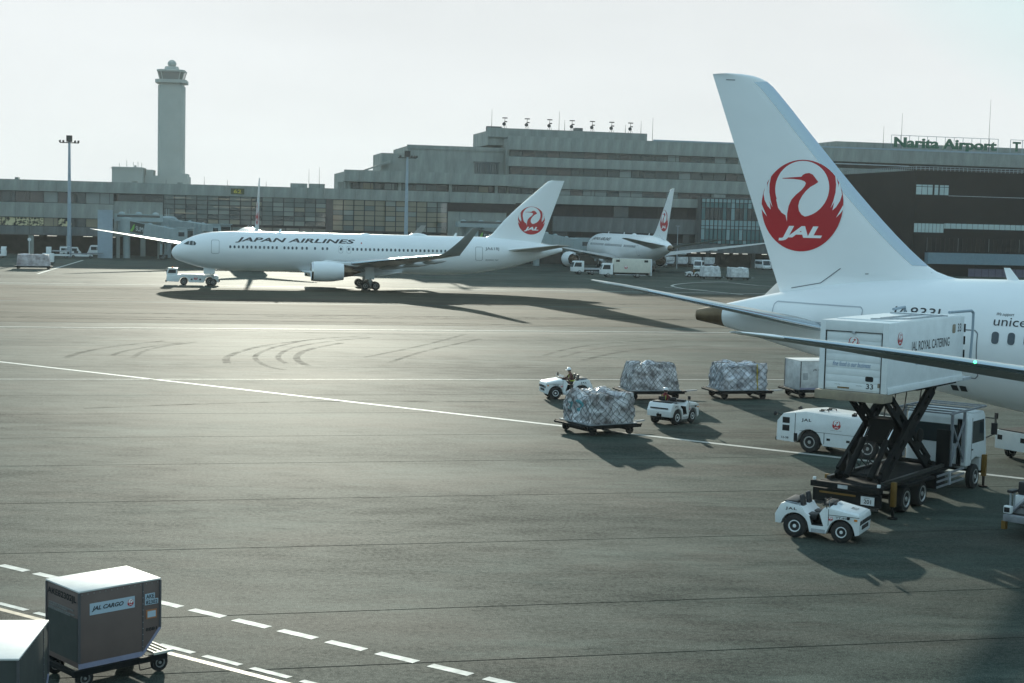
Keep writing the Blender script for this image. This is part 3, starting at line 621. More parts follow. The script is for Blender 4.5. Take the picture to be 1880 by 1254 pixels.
class Craft:
    def __init__(s, T, top, bot, wid):
        s.top, s.bot, s.wid = pchip(*zip(*top)), pchip(*zip(*bot)), pchip(*zip(*wid)); s.T = T
    def y(s, x, z):
        t, b_, w_ = s.top(x), s.bot(x), s.wid(x); k = (z - (t + b_) / 2) / max(.01, (t - b_) / 2); return w_ * math.sqrt(max(0., 1 - k * k))
    def nrm(s, x, z):
        t, b_, w_ = s.top(x), s.bot(x), s.wid(x); h = (t - b_) / 2; k = (z - (t + b_) / 2) / h; yy = s.y(x, z)
        n = Vector((0, yy / w_ ** 2, k / h)); return n.normalized()
    def surf(s, x, z, side, off=0.):
        n = s.nrm(x, z); return Vector((-x, side * (s.y(x, z) + n.y * off), z + n.z * off))
    def fuselage(s, L, root, mat, xs, n=44, name='fuselage'):
        rings = []
        for x in xs:
            t, b_, w_ = s.top(x), s.bot(x), s.wid(x); zc, h = (t + b_) / 2, (t - b_) / 2
            rings.append([(-x, w_ * math.cos(2 * PI * i / n), zc + h * math.sin(2 * PI * i / n)) for i in range(n)])
        mb = MB(); mb.loft(rings); return mb.build(name, mat, root, smooth=50)
    def text(s, root, txt, x0, z0, width, height, side, mat, name='lettering', **kw):
        v, f = text_fit(txt, width, height, **kw)
        return decal([(v, f, 0, 0)], lambda u, w_, k: s.surf(x0 + (u if side > 0 else -u), z0 + w_, side, .012), name, [mat], root, .12)
    def window_mesh(s, w_, h_, mat):
        P = []
        for cx, cz, a in ((w_ / 2, h_ / 2, 0), (-w_ / 2, h_ / 2, 1), (-w_ / 2, -h_ / 2, 2), (w_ / 2, -h_ / 2, 3)):
            r = w_ * .42
            for k in range(4):
                t = (a + k / 3) * PI / 2; P.append((cx - math.copysign(r, cx) + r * math.cos(t), cz - math.copysign(r, cz) + r * math.sin(t)))
        return MB().prism(P, 'y', -.02, .012).mesh('window', mat)
    def window(s, root, me, x, z, side, name='window'):
        p = s.surf(x, z, side, .004); n = s.nrm(x, z); o = link(name, me, root, p)
        o.rotation_euler = (math.atan2(n.z, n.y) * (1 if side > 0 else -1), 0, 0) if side > 0 else (-math.atan2(n.z, n.y), 0, 0)
        if side < 0: o.scale = (1, -1, 1)
        return o
    def outline(s, root, x0, x1, z0, z1, side, t_=.045, mat=None, name='door_outline', r=.12):
        mb = MB(); mat = mat or M_line
        def seg(xa, za, xb, zb, n=6):
            for i in range(n):
                q = []
                for k, sg in ((i, -1), (i, 1), (i + 1, 1), (i + 1, -1)):
                    x, z = lerp(xa, xb, k / n), lerp(za, zb, k / n); dx, dz = xb - xa, zb - za; L = math.hypot(dx, dz)
                    q.append(s.surf(x - dz / L * t_ / 2 * sg, z + dx / L * t_ / 2 * sg, side, .010))
                mb.quad(*q)
        c = [(x0 + r, z0), (x1 - r, z0), (x1, z0 + r), (x1, z1 - r), (x1 - r, z1), (x0 + r, z1), (x0, z1 - r), (x0, z0 + r)]
        for a, b_ in zip(c, c[1:] + c[:1]): seg(*a, *b_, n=6 if math.dist(a, b_) > .5 else 1)
        return mb.build(name, mat, root, recalc=False)
    def fin(s, root, LE, TE, zs, T0, T1, mat):
        s.LE, s.TE, s.fz0, s.fz1, s.T0, s.T1 = LE, TE, zs[0], zs[-1], T0, T1
        rings = []
        for z in zs:
            a, b_ = LE(z), TE(z); th = lerp(T0, T1, (z - zs[0]) / (zs[-1] - zs[0]))
            rings.append([(-lerp(a, b_, t), th * naca(t) / .5, z) for t in TS[::-1]] + [(-lerp(a, b_, t), -th * naca(t) / .5, z) for t in TS[1:-1]])
        MB().loft(rings).build('fin', mat, root, smooth=50)
    def fin_y(s, x, z):
        a, b_ = s.LE(z), s.TE(z); th = lerp(s.T0, s.T1, (z - s.fz0) / (s.fz1 - s.fz0)); return th * naca((x - a) / (b_ - a)) / .5
    def fin_edge(s, root, zs, wd, mat):
        mb = MB(); rings = []
        for z in zs:
            a, b_ = s.LE(z), s.TE(z); f = min(.5, wd / (b_ - a)); P = [f * t for t in (1, .6, .3, .12, .03, 0)]
            rings.append([(-lerp(a, b_, t) + .008, s.fin_y(lerp(a, b_, t), z) + .008, z) for t in P] + [(-lerp(a, b_, t) + .008, -s.fin_y(lerp(a, b_, t), z) - .008, z) for t in P[::-1][1:]])
        mb.loft(rings, caps=False, closed=False); return mb.build('fin_leading_edge', mat, root, smooth=50, recalc=False)
    def emblem(s, root, xc, zc, r, side):
        def mp(u, v, k): x, z = xc + (u * r if side > 0 else -u * r), zc + v * r; return Vector((-x, side * (s.fin_y(x, z) + .016 + .007 * k), z))
        return decal(EMB, mp, 'emblem', [M_red, M_deco], root, .12)
def wheel(root, c, r, w_, hub=.45, n=18, name='wheel', rim=None):
    x, y, z = c
    o = MB().lathe((x, y - w_ / 2, z), (0, 1, 0), [(.03, r * .5), (0, r * .66), (.02, r * .88), (w_ * .2, r), (w_ * .8, r), (w_ - .02, r * .88), (w_, r * .66), (w_ - .03, r * .5)], n).build(name, M_tyre, root, smooth=40)
    m = MB(); h = r * hub * 1.12
    for sg in (-1, 1):
        y0 = y + sg * (w_ / 2 - .012)
        m.lathe((x, y0, z), (0, sg, 0), [(-.05, h), (.012, h), (.016, h * .90), (-.03, h * .78), (-.035, h * .34), (.01, h * .26), (.014, .002)], 16, caps=False)
        for k in range(6):
            a = PI / 6 + k * PI / 3; p = Vector((x + math.cos(a) * h * .56, y0 - sg * .033, z + math.sin(a) * h * .56)); m.cyl(p, p + Vector((0, sg * .005, 0)), h * .15, n=8, m=1)
    m.build('rim', [rim or M_rim, M_tyre], o, smooth=40); return o
def engine(root, x, y, z, R, L, core, chev=0, side=1, wing_z=None, silver=False):
    e = bpy.data.objects.new('engine', None); COL.objects.link(e); e.parent = root; e.location = (-x, y, z)
    n = 36; D = (-1, 0, 0)
    MB().lathe((0, 0, 0), D, [(.30, .80 * R), (.08, .83 * R), (0, .885 * R), (.06, .93 * R), (.30, .965 * R)], n, caps=False).build('lip', M_lip, e, smooth=60, recalc=False)
    prof = [(1.3, .78 * R), (.30, .80 * R)]; out = [(.30, .962 * R), (.8, .992 * R), (1.6, R), (2.6, .985 * R), (L * .75, .93 * R), (L, .80 * R), (L - .03, .77 * R), (L - .8, .80 * R)]
    rings = []
    for k, (t, r_) in enumerate(out):
        ring = []
        for i in range(n):
            a = 2 * PI * i / n; tt = t
            if chev and k in (5, 6): tt = t + (.28 if (i // 2) % 2 else -.02) * (1 if i % 2 else .55)
            ring.append((-tt, r_ * math.sin(a), r_ * math.cos(a)))
        rings.append(ring)
    MB().loft(rings, caps=False).build('fan_cowl', M_white, e, smooth=40, recalc=False)
    MB().lathe((0, 0, 0), D, prof, n, caps=False).build('inlet', M_grey, e, smooth=60, recalc=False)
    MB().lathe((0, 0, 0), D, [(.75, .02), (1.0, .16 * R), (1.25, .26 * R), (1.26, .78 * R)], n).build('fan', M_tyre, e, smooth=40)
    MB().lathe((0, 0, 0), D, [(L - .9, .79 * R), (L - .9, .55 * R)], n, caps=False).build('bypass_duct', M_tyre, e, recalc=False)
    MB().lathe((0, 0, 0), D, [(L - .9, .56 * R), (L, .55 * R), (L + core * .7, .40 * R), (L + core * .68, .36 * R)], n, caps=False).build('core_cowl', M_hot, e, smooth=50, recalc=False)
    MB().lathe((0, 0, 0), D, [(L + core * .3, .33 * R), (L + core * .8, .24 * R), (L + core * 1.25, .03)], 20).build('exhaust_plug', M_hot, e, smooth=50)
    pz = (wing_z - z) if wing_z else R * 1.3
    P = [(-1.0, .93 * R), (-.4, R * 1.02 + .12), (-L * .9, pz + .1), (-L - 3.2, pz + .1), (-L - 2.4, .45 * R), (-L * .8, .7 * R)]
    MB().prism([(-1.1, .9 * R), (-2.0, R + .18), (-L * .95, pz + .12), (-L - 3.4, pz + .05), (-L - 1.8, .52 * R), (-L * .7, .8 * R)], 'y', -.2, .2).build('pylon', M_white, e, bevel=.08)
    return e
def bogie(root, x, y, ztop, r=.58, w_=.45, gauge=1.14, base=1.42, rows=2):
    g_ = bpy.data.objects.new('main_gear', None); COL.objects.link(g_); g_.parent = root; g_.location = (-x, y, 0)
    m = MB(); m.cyl((0, 0, r), (0, 0, ztop), .16, n=12); m.cyl((0, 0, r), (0, 0, r + 1.0), .21, n=12); m.bar((base / 2 + .1, 0, r), (-base / 2 - .1, 0, r), .2, .2)
    m.bar((0, 0, r + 1.3), (1.3, 0, ztop), .12); m.bar((0, 0, r + .9), (0, -math.copysign(1.4, y), ztop), .12); m.build('strut', M_gear, g_, smooth=30)
    MB().box(-.55, .7, .12 if y > 0 else -.17, .17 if y > 0 else -.12, r + .85, ztop - .1).build('gear_door', M_white, g_)
    for a in ((1, -1) if rows == 2 else (0,)):
        for c in (1, -1): wheel(g_, (a * base / 2, c * gauge / 2, r), r, w_, n=20)
    return g_
def nose_gear(root, x, ztop, r=.48, w_=.34):
    g_ = bpy.data.objects.new('nose_gear', None); COL.objects.link(g_); g_.parent = root; g_.location = (-x, 0, 0)
    m = MB(); m.cyl((0, 0, r), (0, 0, ztop), .12, n=10); m.bar((0, 0, r + .7), (1.2, 0, ztop), .1); m.bar((0, -.4, r), (0, .4, r), .12); m.build('strut', M_gear, g_, smooth=30)
    for c in (1, -1): wheel(g_, (0, c * .33, r), r, w_)
    for c in (1, -1): MB().box(-.2, 1.3, c * .52 - .03, c * .52 + .03, ztop - .9, ztop + .05).build('gear_door', M_white, g_)
    return g_
def frange(a, b_, n): return [lerp(a, b_, i / n) for i in range(n + 1)]

# ---- twin-jet being towed across the apron (winglets)
A = Craft('a', [(0, 4.50), (.08, 4.78), (.3, 5.15), (.7, 5.52), (1.2, 5.88), (2.2, 6.46), (3.6, 7.0), (5.4, 7.36), (8.4, 7.52), (12, 7.55), (42, 7.53), (46, 7.35), (50, 6.95), (53, 6.45), (54.4, 6.15)],
          [(0, 4.38), (.08, 4.10), (.3, 3.78), (.7, 3.5), (1.2, 3.3), (2.2, 2.98), (4, 2.5), (6.2, 2.25), (8.5, 2.15), (36, 2.13), (39, 2.16), (41.5, 2.35), (44, 2.72), (48, 3.58), (51.2, 4.62), (53.5, 5.35), (54.4, 5.65)],
          [(0, .06), (.08, .32), (.3, .62), (.7, .98), (1.2, 1.25), (2.2, 1.66), (4, 2.12), (6, 2.38), (8.5, 2.515), (38, 2.515), (42, 2.36), (46, 1.95), (50, 1.25), (53, .6), (54.4, .25)])
apA = thing('airliner', (-46.56, 200.45, 0), PI + .1952, 'white twin-jet with winglets being towed across the taxiway by a low tractor', 'airliner')
A.fuselage(54.4, apA, M_white, [0, .03, .08, .17, .3, .5, .75, 1.05, 1.4, 1.8, 2.3, 2.9, 3.6, 4.4, 5.4, 6.6, 8, 10, 14, 20, 26, 32, 36, 38.5, 40.5, 42.5, 44.5, 46.5, 48.5, 50.3, 52, 53.3, 54.1, 54.4])
wsec = [(0, 18.2, 3.0, 11.6, .13), (2.5, 19.9, 3.15, 10.2, .13), (8.2, 23.7, 3.65, 6.9, .115), (16, 28.8, 4.55, 4.6, .105), (23.2, 33.4, 5.35, 2.55, .10)]
for sd in (1, -1):
    wing_mesh(wsec, sd).build('wing', M_grey, apA, smooth=40)
    wing_mesh(wsec, sd, [0, .004, .015, .04, .07], .006, True).build('wing_leading_edge', M_metal, apA, smooth=40, recalc=False)
    wl = MB(); rings = []
    for k in range(9):
        t = k / 8; a = t * math.radians(74); y = 23.2 + 1.05 * math.sin(a) / math.sin(math.radians(74)) + (.35 * t); z = 5.35 + 3.5 * t ** 1.35; xl = 33.4 + 3.9 * t ** 1.1; c = lerp(2.55, .85, t ** .8)
        n = Vector((0, -math.sin(a), math.cos(a))); rings.append([(-(xl + q * c), sd * (y + n.y * naca(q) * .09 * c), z + n.z * naca(q) * .09 * c) for q in TS[::-1]] + [(-(xl + q * c), sd * (y - n.y * naca(q) * .09 * c), z - n.z * naca(q) * .09 * c) for q in TS[1:-1]])
    wl.loft(rings); wl.build('winglet', M_dgrey, apA, smooth=50)
    for yf, xf, zf, Lf in ((6.2, 27.6, 3.0, 4.4), (11.2, 30.2, 3.55, 4.0), (15.8, 32.2, 4.15, 3.2)):
        MB().lathe((-xf, sd * yf, zf), (-1, 0, .1), [(0, .02), (.5, .22), (Lf * .5, .32), (Lf * .85, .18), (Lf, .03)], 12).build('flap_fairing', M_grey, apA, smooth=60)
    engine(apA, 18.4, sd * 7.9, 2.52, 1.36, 4.3, 1.9, side=sd, wing_z=3.7); bogie(apA, 26.6, sd * 4.65, 3.2)
    ss = [(0, 45.0, 5.6, 6.2, .10), (1.0, 45.7, 5.68, 5.6, .10), (9.3, 51.6, 6.72, 2.0, .09)]
    wing_mesh(ss, sd, camber=0).build('stabilizer', M_grey, apA, smooth=40); wing_mesh(ss, sd, [0, .004, .015, .04, .07], .006, True, 0).build('stabilizer_leading_edge', M_white, apA, smooth=40, recalc=False)
    A.outline(apA, 5.32, 6.35, 4.5, 6.3, sd); A.outline(apA, 41.5, 42.5, 4.27, 6.12, sd); A.outline(apA, 22.45, 23.0, 4.9, 5.85, sd, .03); A.outline(apA, 23.55, 24.1, 4.9, 5.85, sd, .03)
    A.text(apA, 'JAPAN AIRLINES', 8.5 if sd > 0 else 24.7, 6.02, 16.2, .74, sd, M_ink, shear=.28, bold=.028, space=1.02)
    A.text(apA, 'JA618J', 42.9 if sd > 0 else 44.9, 5.62, 2.0, .5, sd, M_line, bold=.01); A.text(apA, 'BOEING 767', 42.95 if sd > 0 else 44.85, 4.24, 1.9, .18, sd, M_line, shear=.2, bold=.01)
    wm = A.window_mesh(.27, .40, M_apwin)
    W = frange(7.83, 14.04, 11) + frange(15.07, 16.71, 3) + [17.48, 18.09, 19.21, 20.25, 20.86, 22.73, 23.82] + frange(24.4, 37.2, 22)
    for x in W: A.window(apA, wm, x, 5.45, sd)
    for P in ([(1.62, 5.66), (2.12, 6.02), (2.42, 6.1), (2.3, 5.56)], [(2.38, 5.56), (2.5, 6.1), (2.85, 6.12), (2.85, 5.52)], [(2.92, 5.52), (2.92, 6.1), (3.12, 6.02), (3.3, 5.8), (3.2, 5.55)]):
        decal([(P, [tuple(range(len(P)))], 0, 0)], lambda u, v, k: A.surf(u, v, sd, .014), 'cockpit_window', [M_cock], apA, .15)
    decal([(arc(25.56, 6.3, .1, 0, 2 * PI, 12)[:-1], [tuple(range(12))], 0, 0)], lambda u, v, k: A.surf(u, v, sd, .012), 'red_dot', [M_red], apA)
LEa = pchip([6, 7.35, 7.7, 8.6, 9.9, 15.3, 15.6, 15.75], [41.2, 43.0, 43.9, 44.75, 45.85, 51.75, 52.1, 52.6]); TEa = lambda z: 51.05 + (z - 6.1) * .3565
A.fin(apA, LEa, TEa, [6.0, 6.8, 7.35, 7.7, 8.1, 8.6, 9.2, 9.9, 11, 12, 13, 14, 15, 15.3, 15.6, 15.75], .40, .12, M_white)
for sd in (1, -1): A.emblem(apA, 49.8, 9.99, 1.98, sd)
nose_gear(apA, 5.6, 2.6)
MB().lathe((-32.2, 0, 7.45), (-1, 0, 0), [(0, .02), (.5, .30), (1.4, .42), (2.3, .3), (3.0, .02)], 14).build('antenna_dome', M_white, apA, smooth=60)
MB().lathe((-25.3, 0, 7.45), (-1, 0, 0), [(0, .02), (.5, .18), (1.2, .22), (2.0, .02)], 12).build('antenna_dome', M_white, apA, smooth=60)
for x in (14.2, 38.6): MB().prism([(-x, 7.4), (-x - .5, 7.4), (-x - .55, 8.0), (-x - .35, 8.0)], 'y', -.03, .03).build('blade_antenna', M_white, apA)
MB().lathe((-54.1, 0, 5.9), (-1, 0, .1), [(0, .2), (.3, .18), (.32, .02)], 12).build('exhaust', M_hot, apA, smooth=60)
MB().prism([(-17.0, 2.4), (-19, 1.75), (-28, 1.7), (-31.5, 2.4)], 'y', -2.2, 2.2).build('wing_body_fairing', M_white, apA, bevel=.5, seg=4)

# ---- wide twin-jet with raked wing tips: built once, three stand on the apron
XT = 56.4                                      # tail end
tl = lambda L: [(XT - a, v) for a, v in L][::-1]
Bc = Craft('b', [(0, 3.98), (.06, 4.3), (.3, 4.72), (1, 5.4), (2, 6.1), (3.5, 6.9), (5, 7.36), (7, 7.7), (9, 7.82)] + tl([(0, 5.71), (1.6, 6.08), (4.3, 6.72), (6.15, 7.05), (8, 7.34), (10, 7.55), (13, 7.72), (18, 7.8), (22, 7.82)]),
           [(0, 3.88), (.06, 3.58), (.3, 3.2), (1, 2.72), (2, 2.35), (3.5, 2.05), (5, 1.92), (7, 1.85)] + tl([(0, 5.16), (1.6, 4.93), (3, 4.62), (5, 4.18), (7.5, 3.68), (10, 3.2), (12.5, 2.74), (15.3, 2.3), (17, 2.08), (20, 1.88), (22, 1.85)]),
           [(0, .05), (.06, .36), (.3, .75), (1, 1.3), (2, 1.78), (3.5, 2.25), (5, 2.55), (7, 2.8), (9, 2.885)] + tl([(0, .27), (1.6, .60), (4, 1.22), (7, 1.88), (10, 2.34), (13, 2.64), (17, 2.86), (20, 2.885)]))
TH = math.radians(143.3); HD = TH - PI
apB = thing('airliner', (8.966 + XT * math.cos(HD), 71.116 + XT * math.sin(HD), 0), HD, 'large airliner tail and fuselage close by on the right, catering truck at its side', 'airliner')
Bc.fuselage(XT, apB, M_white, [0, .03, .08, .17, .3, .6, 1, 1.5, 2.1, 2.8, 3.6, 4.5, 5.5, 7, 9, 14, 20, 28, 34.4, 36, 38, 40, 41.5, 43, 44.5, 46, 47.5, 49, 50.5, 52, 53.2, 54.2, 54.8], 56)
Bc.fuselage(XT, apB, M_hot, [54.8, 55.3, 55.9, 56.3, 56.4], 40, 'exhaust_cone')
MB().lathe((-56.38, 0, 5.43), (-1, 0, 0), [(0, .2), (.04, .2)], 16).build('exhaust_opening', M_tyre, apB)
wsb = []
for y in (0, 2.9, 5, 7.5, 9.8, 13, 17, 21, 24.5, 26.6, 27.6, 28.6, 29.4, 29.45, 29.9, 30.05):
    xl = 16.0 + 2.0 * min(1, y / 2.9) + max(0, y - 2.9) * .690 + (max(0, y - 26.3) ** 1.6) * .17
    c = pchip([0, 2.9, 9.8, 26.5, 28.6, 29.6, 30.05], [13.2, 11.6, 7.4, 2.75, 1.75, 1.0, .35])(y)
    z = 2.7 + max(0, y - 2.9) * .1615; wsb.append((y, xl, z, c, .12 if y < 4 else .095 if y < 14 else .078))
LEb = pchip([6.0, 7.3, 7.55, 7.64, 7.7, 7.97, 8.48, 10.68, 14.28, 15.88, 16.45, 16.73, 16.88, 16.94], [XT - a for a in (15.5, 14.8, 14.1, 13.44, 12.72, 11.74, 10.98, 8.61, 5.28, 3.84, 3.21, 2.55, 1.7, 1.0)])
TEb = lambda z: XT - (.32 + (16.94 - z) * .389)
zf = [6.0, 6.8, 7.3, 7.5, 7.6, 7.66, 7.72, 7.8, 7.97, 8.2, 8.48, 8.9, 9.5, 10.1, 10.7, 11.5, 12.4, 13.4, 14.28, 15.1, 15.88, 16.2, 16.45, 16.62, 16.75, 16.85, 16.92]
Bc.fin(apB, LEb, TEb, zf, .42, .10, M_white); Bc.fin_edge(apB, [z for z in zf if 8.0 < z < 16.5], .62, M_metal)
ssb = [(0, XT - 9.2, 4.85, 6.6, .09), (.9, XT - 8.4, 5.05, 6.0, .09), (4, XT - 5.95, 5.78, 4.4, .082), (8.6, XT - 2.4, 6.86, 2.2, .08), (9.5, XT - 1.65, 7.07, 1.5, .078), (9.9, XT - 1.1, 7.16, .8, .075)]
for sd in (1, -1):
    Bc.emblem(apB, XT - 5.3, 10.74, 2.09, sd)
    wing_mesh(wsb, sd).build('wing', M_grey, apB, smooth=40); wing_mesh([q for q in wsb if q[0] < 29.5], sd, [0, .004, .015, .04, .07, .10], .006, True).build('wing_leading_edge', M_metal, apB, smooth=40, recalc=False)
    wing_mesh([q for q in wsb if q[0] > 29.3], sd, TS, .007).build('wing_tip', M_white, apB, smooth=40)
    for yf, Lf in ((5.4, 5.2), (11.3, 4.8), (17.2, 4.0)):
        xw, zw, cw = [pchip([q[0] for q in wsb], [q[k] for q in wsb])(yf) for k in (1, 2, 3)]
        MB().lathe((-(xw + cw * .55), sd * yf, zw - .35), (-1, 0, .06), [(0, .02), (.6, .28), (Lf * .5, .4), (Lf * .85, .22), (Lf, .03)], 12).build('flap_fairing', M_grey, apB, smooth=60)
    engine(apB, 15.3, sd * 9.75, 2.15, 1.62, 4.9, 2.2, 1, sd, 3.5); bogie(apB, 27.2, sd * 4.9, 2.9, .66, .5, 1.3, 1.5)
    wing_mesh(ssb, sd, camber=0, inc=.15).build('stabilizer', M_grey, apB, smooth=40); wing_mesh([q for q in ssb if q[0] < 9.4], sd, [0, .004, .015, .04, .07, .12], .006, True, 0, .15).build('stabilizer_leading_edge', M_metal, apB, smooth=40, recalc=False)
    wm = Bc.window_mesh(.29, .50, M_apwin)
    for k in range(50): 
        if k not in (12, 13, 33): Bc.window(apB, wm, XT - 15.35 - .66 * k, 5.46, sd)
    Bc.text(apB, 'JAPAN AIRLINES', 8.6 if sd > 0 else 22.2, 6.15, 13.6, .80, sd, M_ink, shear=.28, bold=.028)
    Bc.outline(apB, 5.6, 6.7, 3.9, 5.85, sd); Bc.outline(apB, XT - 14.6, XT - 13.5, 3.7, 5.7, sd); Bc.outline(apB, XT - 9.3, XT - 4.6, 5.55, 6.35, sd, .05, M_seam, 'stabilizer_seal')
    for P in ([(1.75, 5.5), (2.6, 6.05), (2.75, 5.35)], [(2.8, 5.35), (2.68, 6.08), (3.5, 6.2), (4.1, 5.75), (3.6, 5.35)]):
        decal([(P, [tuple(range(len(P)))], 0, 0)], lambda u, v, k: Bc.surf(u, v, sd, .014), 'cockpit_window', [M_cock], apB, .15)
    # hairline gaps on fin and rudder
    for q, nm in (([(XT - 4.9, 6.95), (XT - 6.4, 7.25), (XT - 7.4, 7.95)], 'fin_seam'), ([(XT - 8.6, 7.75), (XT - 11.6, 7.92)], 'fin_seam'), ([(XT - 1.1, 16.62), (XT - 1.6, 16.58)], 'fin_seam')):
        mb = MB()
        for (xa, za), (xb, zb) in zip(q[:-1], q[1:]):
            dx, dz = xb - xa, zb - za; L = math.hypot(dx, dz); ox, oz = -dz / L * .02, dx / L * .02
            mb.quad(*[Vector((-x, sd * (Bc.fin_y(x, z) + .013), z)) for x, z in ((xa - ox, za - oz), (xb - ox, zb - oz), (xb + ox, zb + oz), (xa + ox, za + oz))])
        mb.build(nm, M_line, apB, recalc=False)
nose_gear(apB, 5.4, 2.4, .5); MB().prism([(-13.5, 2.2), (-17, 1.45), (-29, 1.4), (-34, 2.2)], 'y', -2.6, 2.6).build('wing_body_fairing', M_white, apB, bevel=.55, seg=4)
for x in (XT - 15.4, 12.5, 24): MB().prism([(-x, 7.65), (-x - .55, 7.65), (-x - .75, 8.25), (-x - .5, 8.25)], 'y', -.03, .03).build('blade_antenna', M_white, apB)
MB().lathe((-30.2, 0, 7.7), (-1, 0, 0), [(0, .02), (.5, .28), (1.4, .38), (2.3, .28), (3.0, .02)], 14).build('antenna_dome', M_white, apB, smooth=60)
# two more of the same kind at the far gates
NH = GA + PI / 2
tx = (30.3, 282.0); f1 = (tx[0] + XT * math.cos(NH), tx[1] + XT * math.sin(NH))
apC = dup(apB, f1, NH, 'distant airliner parked nose-in at the terminal, its emblem fin seen nearly edge on')
t2x = (-43.2, 250.0); apD = dup(apB, (t2x[0] + XT * .95 * math.cos(NH), t2x[1] + XT * .95 * math.sin(NH)), NH, 'airliner mostly hidden behind the towed twin-jet, only fin and wings showing'); apD.scale = (.95,) * 3
# marks of the near airliner only
Bc.text(apB, 'JA833J', XT - 10.7, 5.98, 2.15, .50, -1, M_ink)
Bc.text(apB, 'We support', XT - 15.25, 6.32, .72, .16, -1, M_ink, shear=.25, name='slogan'); Bc.text(apB, 'unicef', XT - 15.2, 5.95, 1.55, .36, -1, M_ink, name='slogan')
lampo = MB().lathe((0, 0, 0), (1, -.6, .1), [(0, .04), (.03, .036), (.06, .012)], 10)
gx = pchip([q[0] for q in wsb], [q[1] for q in wsb])(25.85); gz = pchip([q[0] for q in wsb], [q[2] for q in wsb])(25.85)
lo = lampo.build('navigation_lamp', M_beac, apB, smooth=60); lo.location = (-gx + .02, -25.85, gz + .03)
for x0 in (XT - 13.95, XT - 13.55): decal([([(x0, 3.05), (x0 + .3, 3.05), (x0 + .3, 3.3), (x0, 3.3)], [(0, 1, 2, 3)], 0, 0)], lambda u, v, k: Bc.surf(u, v, -1, .012), 'vent', [M_ink], apB, .1)
# ------------------------------------------------------------------ ground vehicles (local: +x forward, y to the left)
from mathutils import noise
M_vw = M('white_vehicle_paint', (.76, .79, .80), .38, var=.08, scale=2.2, detail=6, coat=.15)
M_vg = M('scuffed_sill_paint', (.38, .40, .42), .6, var=.25, scale=5, detail=6)
M_blk = M('black_chassis', (.006, .007, .007), .75, var=.3, scale=3, spec=.25)
M_vinyl = M('black_vinyl', (.014, .014, .016), .45)
M_dark = M('dark_opening', (.012, .012, .013), .8)
M_glassv = M('vehicle_glass', (.03, .04, .045), .08)
M_amber = M('amber_lens', (.65, .22, .02), .3)
M_ylw = M('worn_yellow_paint', (.17, .09, .010), .65, var=.25, scale=4)
M_chrome = M('hydraulic_rod', (.7, .7, .7), .18, 1)
M_rust = M('rusty_beige_bumper', (.30, .235, .19), .7, var=.3, scale=2.5, detail=7, col2=(.36, .30, .20))
M_blue = M('blue_script', (.10, .19, .36), .6)
M_plate = M('number_plate', (.62, .66, .68), .5)
M_tan = M('tan_canvas', (.26, .21, .15), .8, var=.3, scale=6)
EMBS = EMB
def flat_emblem(parent, o, ux, uz, r): return decal(EMBS, plane_map(o, ux, uz, r, r, .0015), 'emblem', [M_red, M_deco], parent)
def flat_text(parent, txt, o, ux, uz, width, height, mat, name='lettering', **kw):
    v, f = text_fit(txt, width, height, **kw); return decal([(v, f, 0, 0)], plane_map(o, ux, uz), name, [mat], parent)
def oval(parent, o, ux, uz, a, b_, mat, name='oval_sign'):
    p = [(min(1, max(-1, 1.25 * math.cos(t))) * a, min(1, max(-1, 1.25 * math.sin(t))) * b_) for t in [2 * PI * i / 24 for i in range(24)]]
    return decal([(p, [tuple(range(24))], 0, 0)], plane_map(o, ux, uz), name, [mat], parent)
Y_, X_, Z_ = (0, 1, 0), (1, 0, 0), (0, 0, 1); NX, NY = (-1, 0, 0), (0, -1, 0)
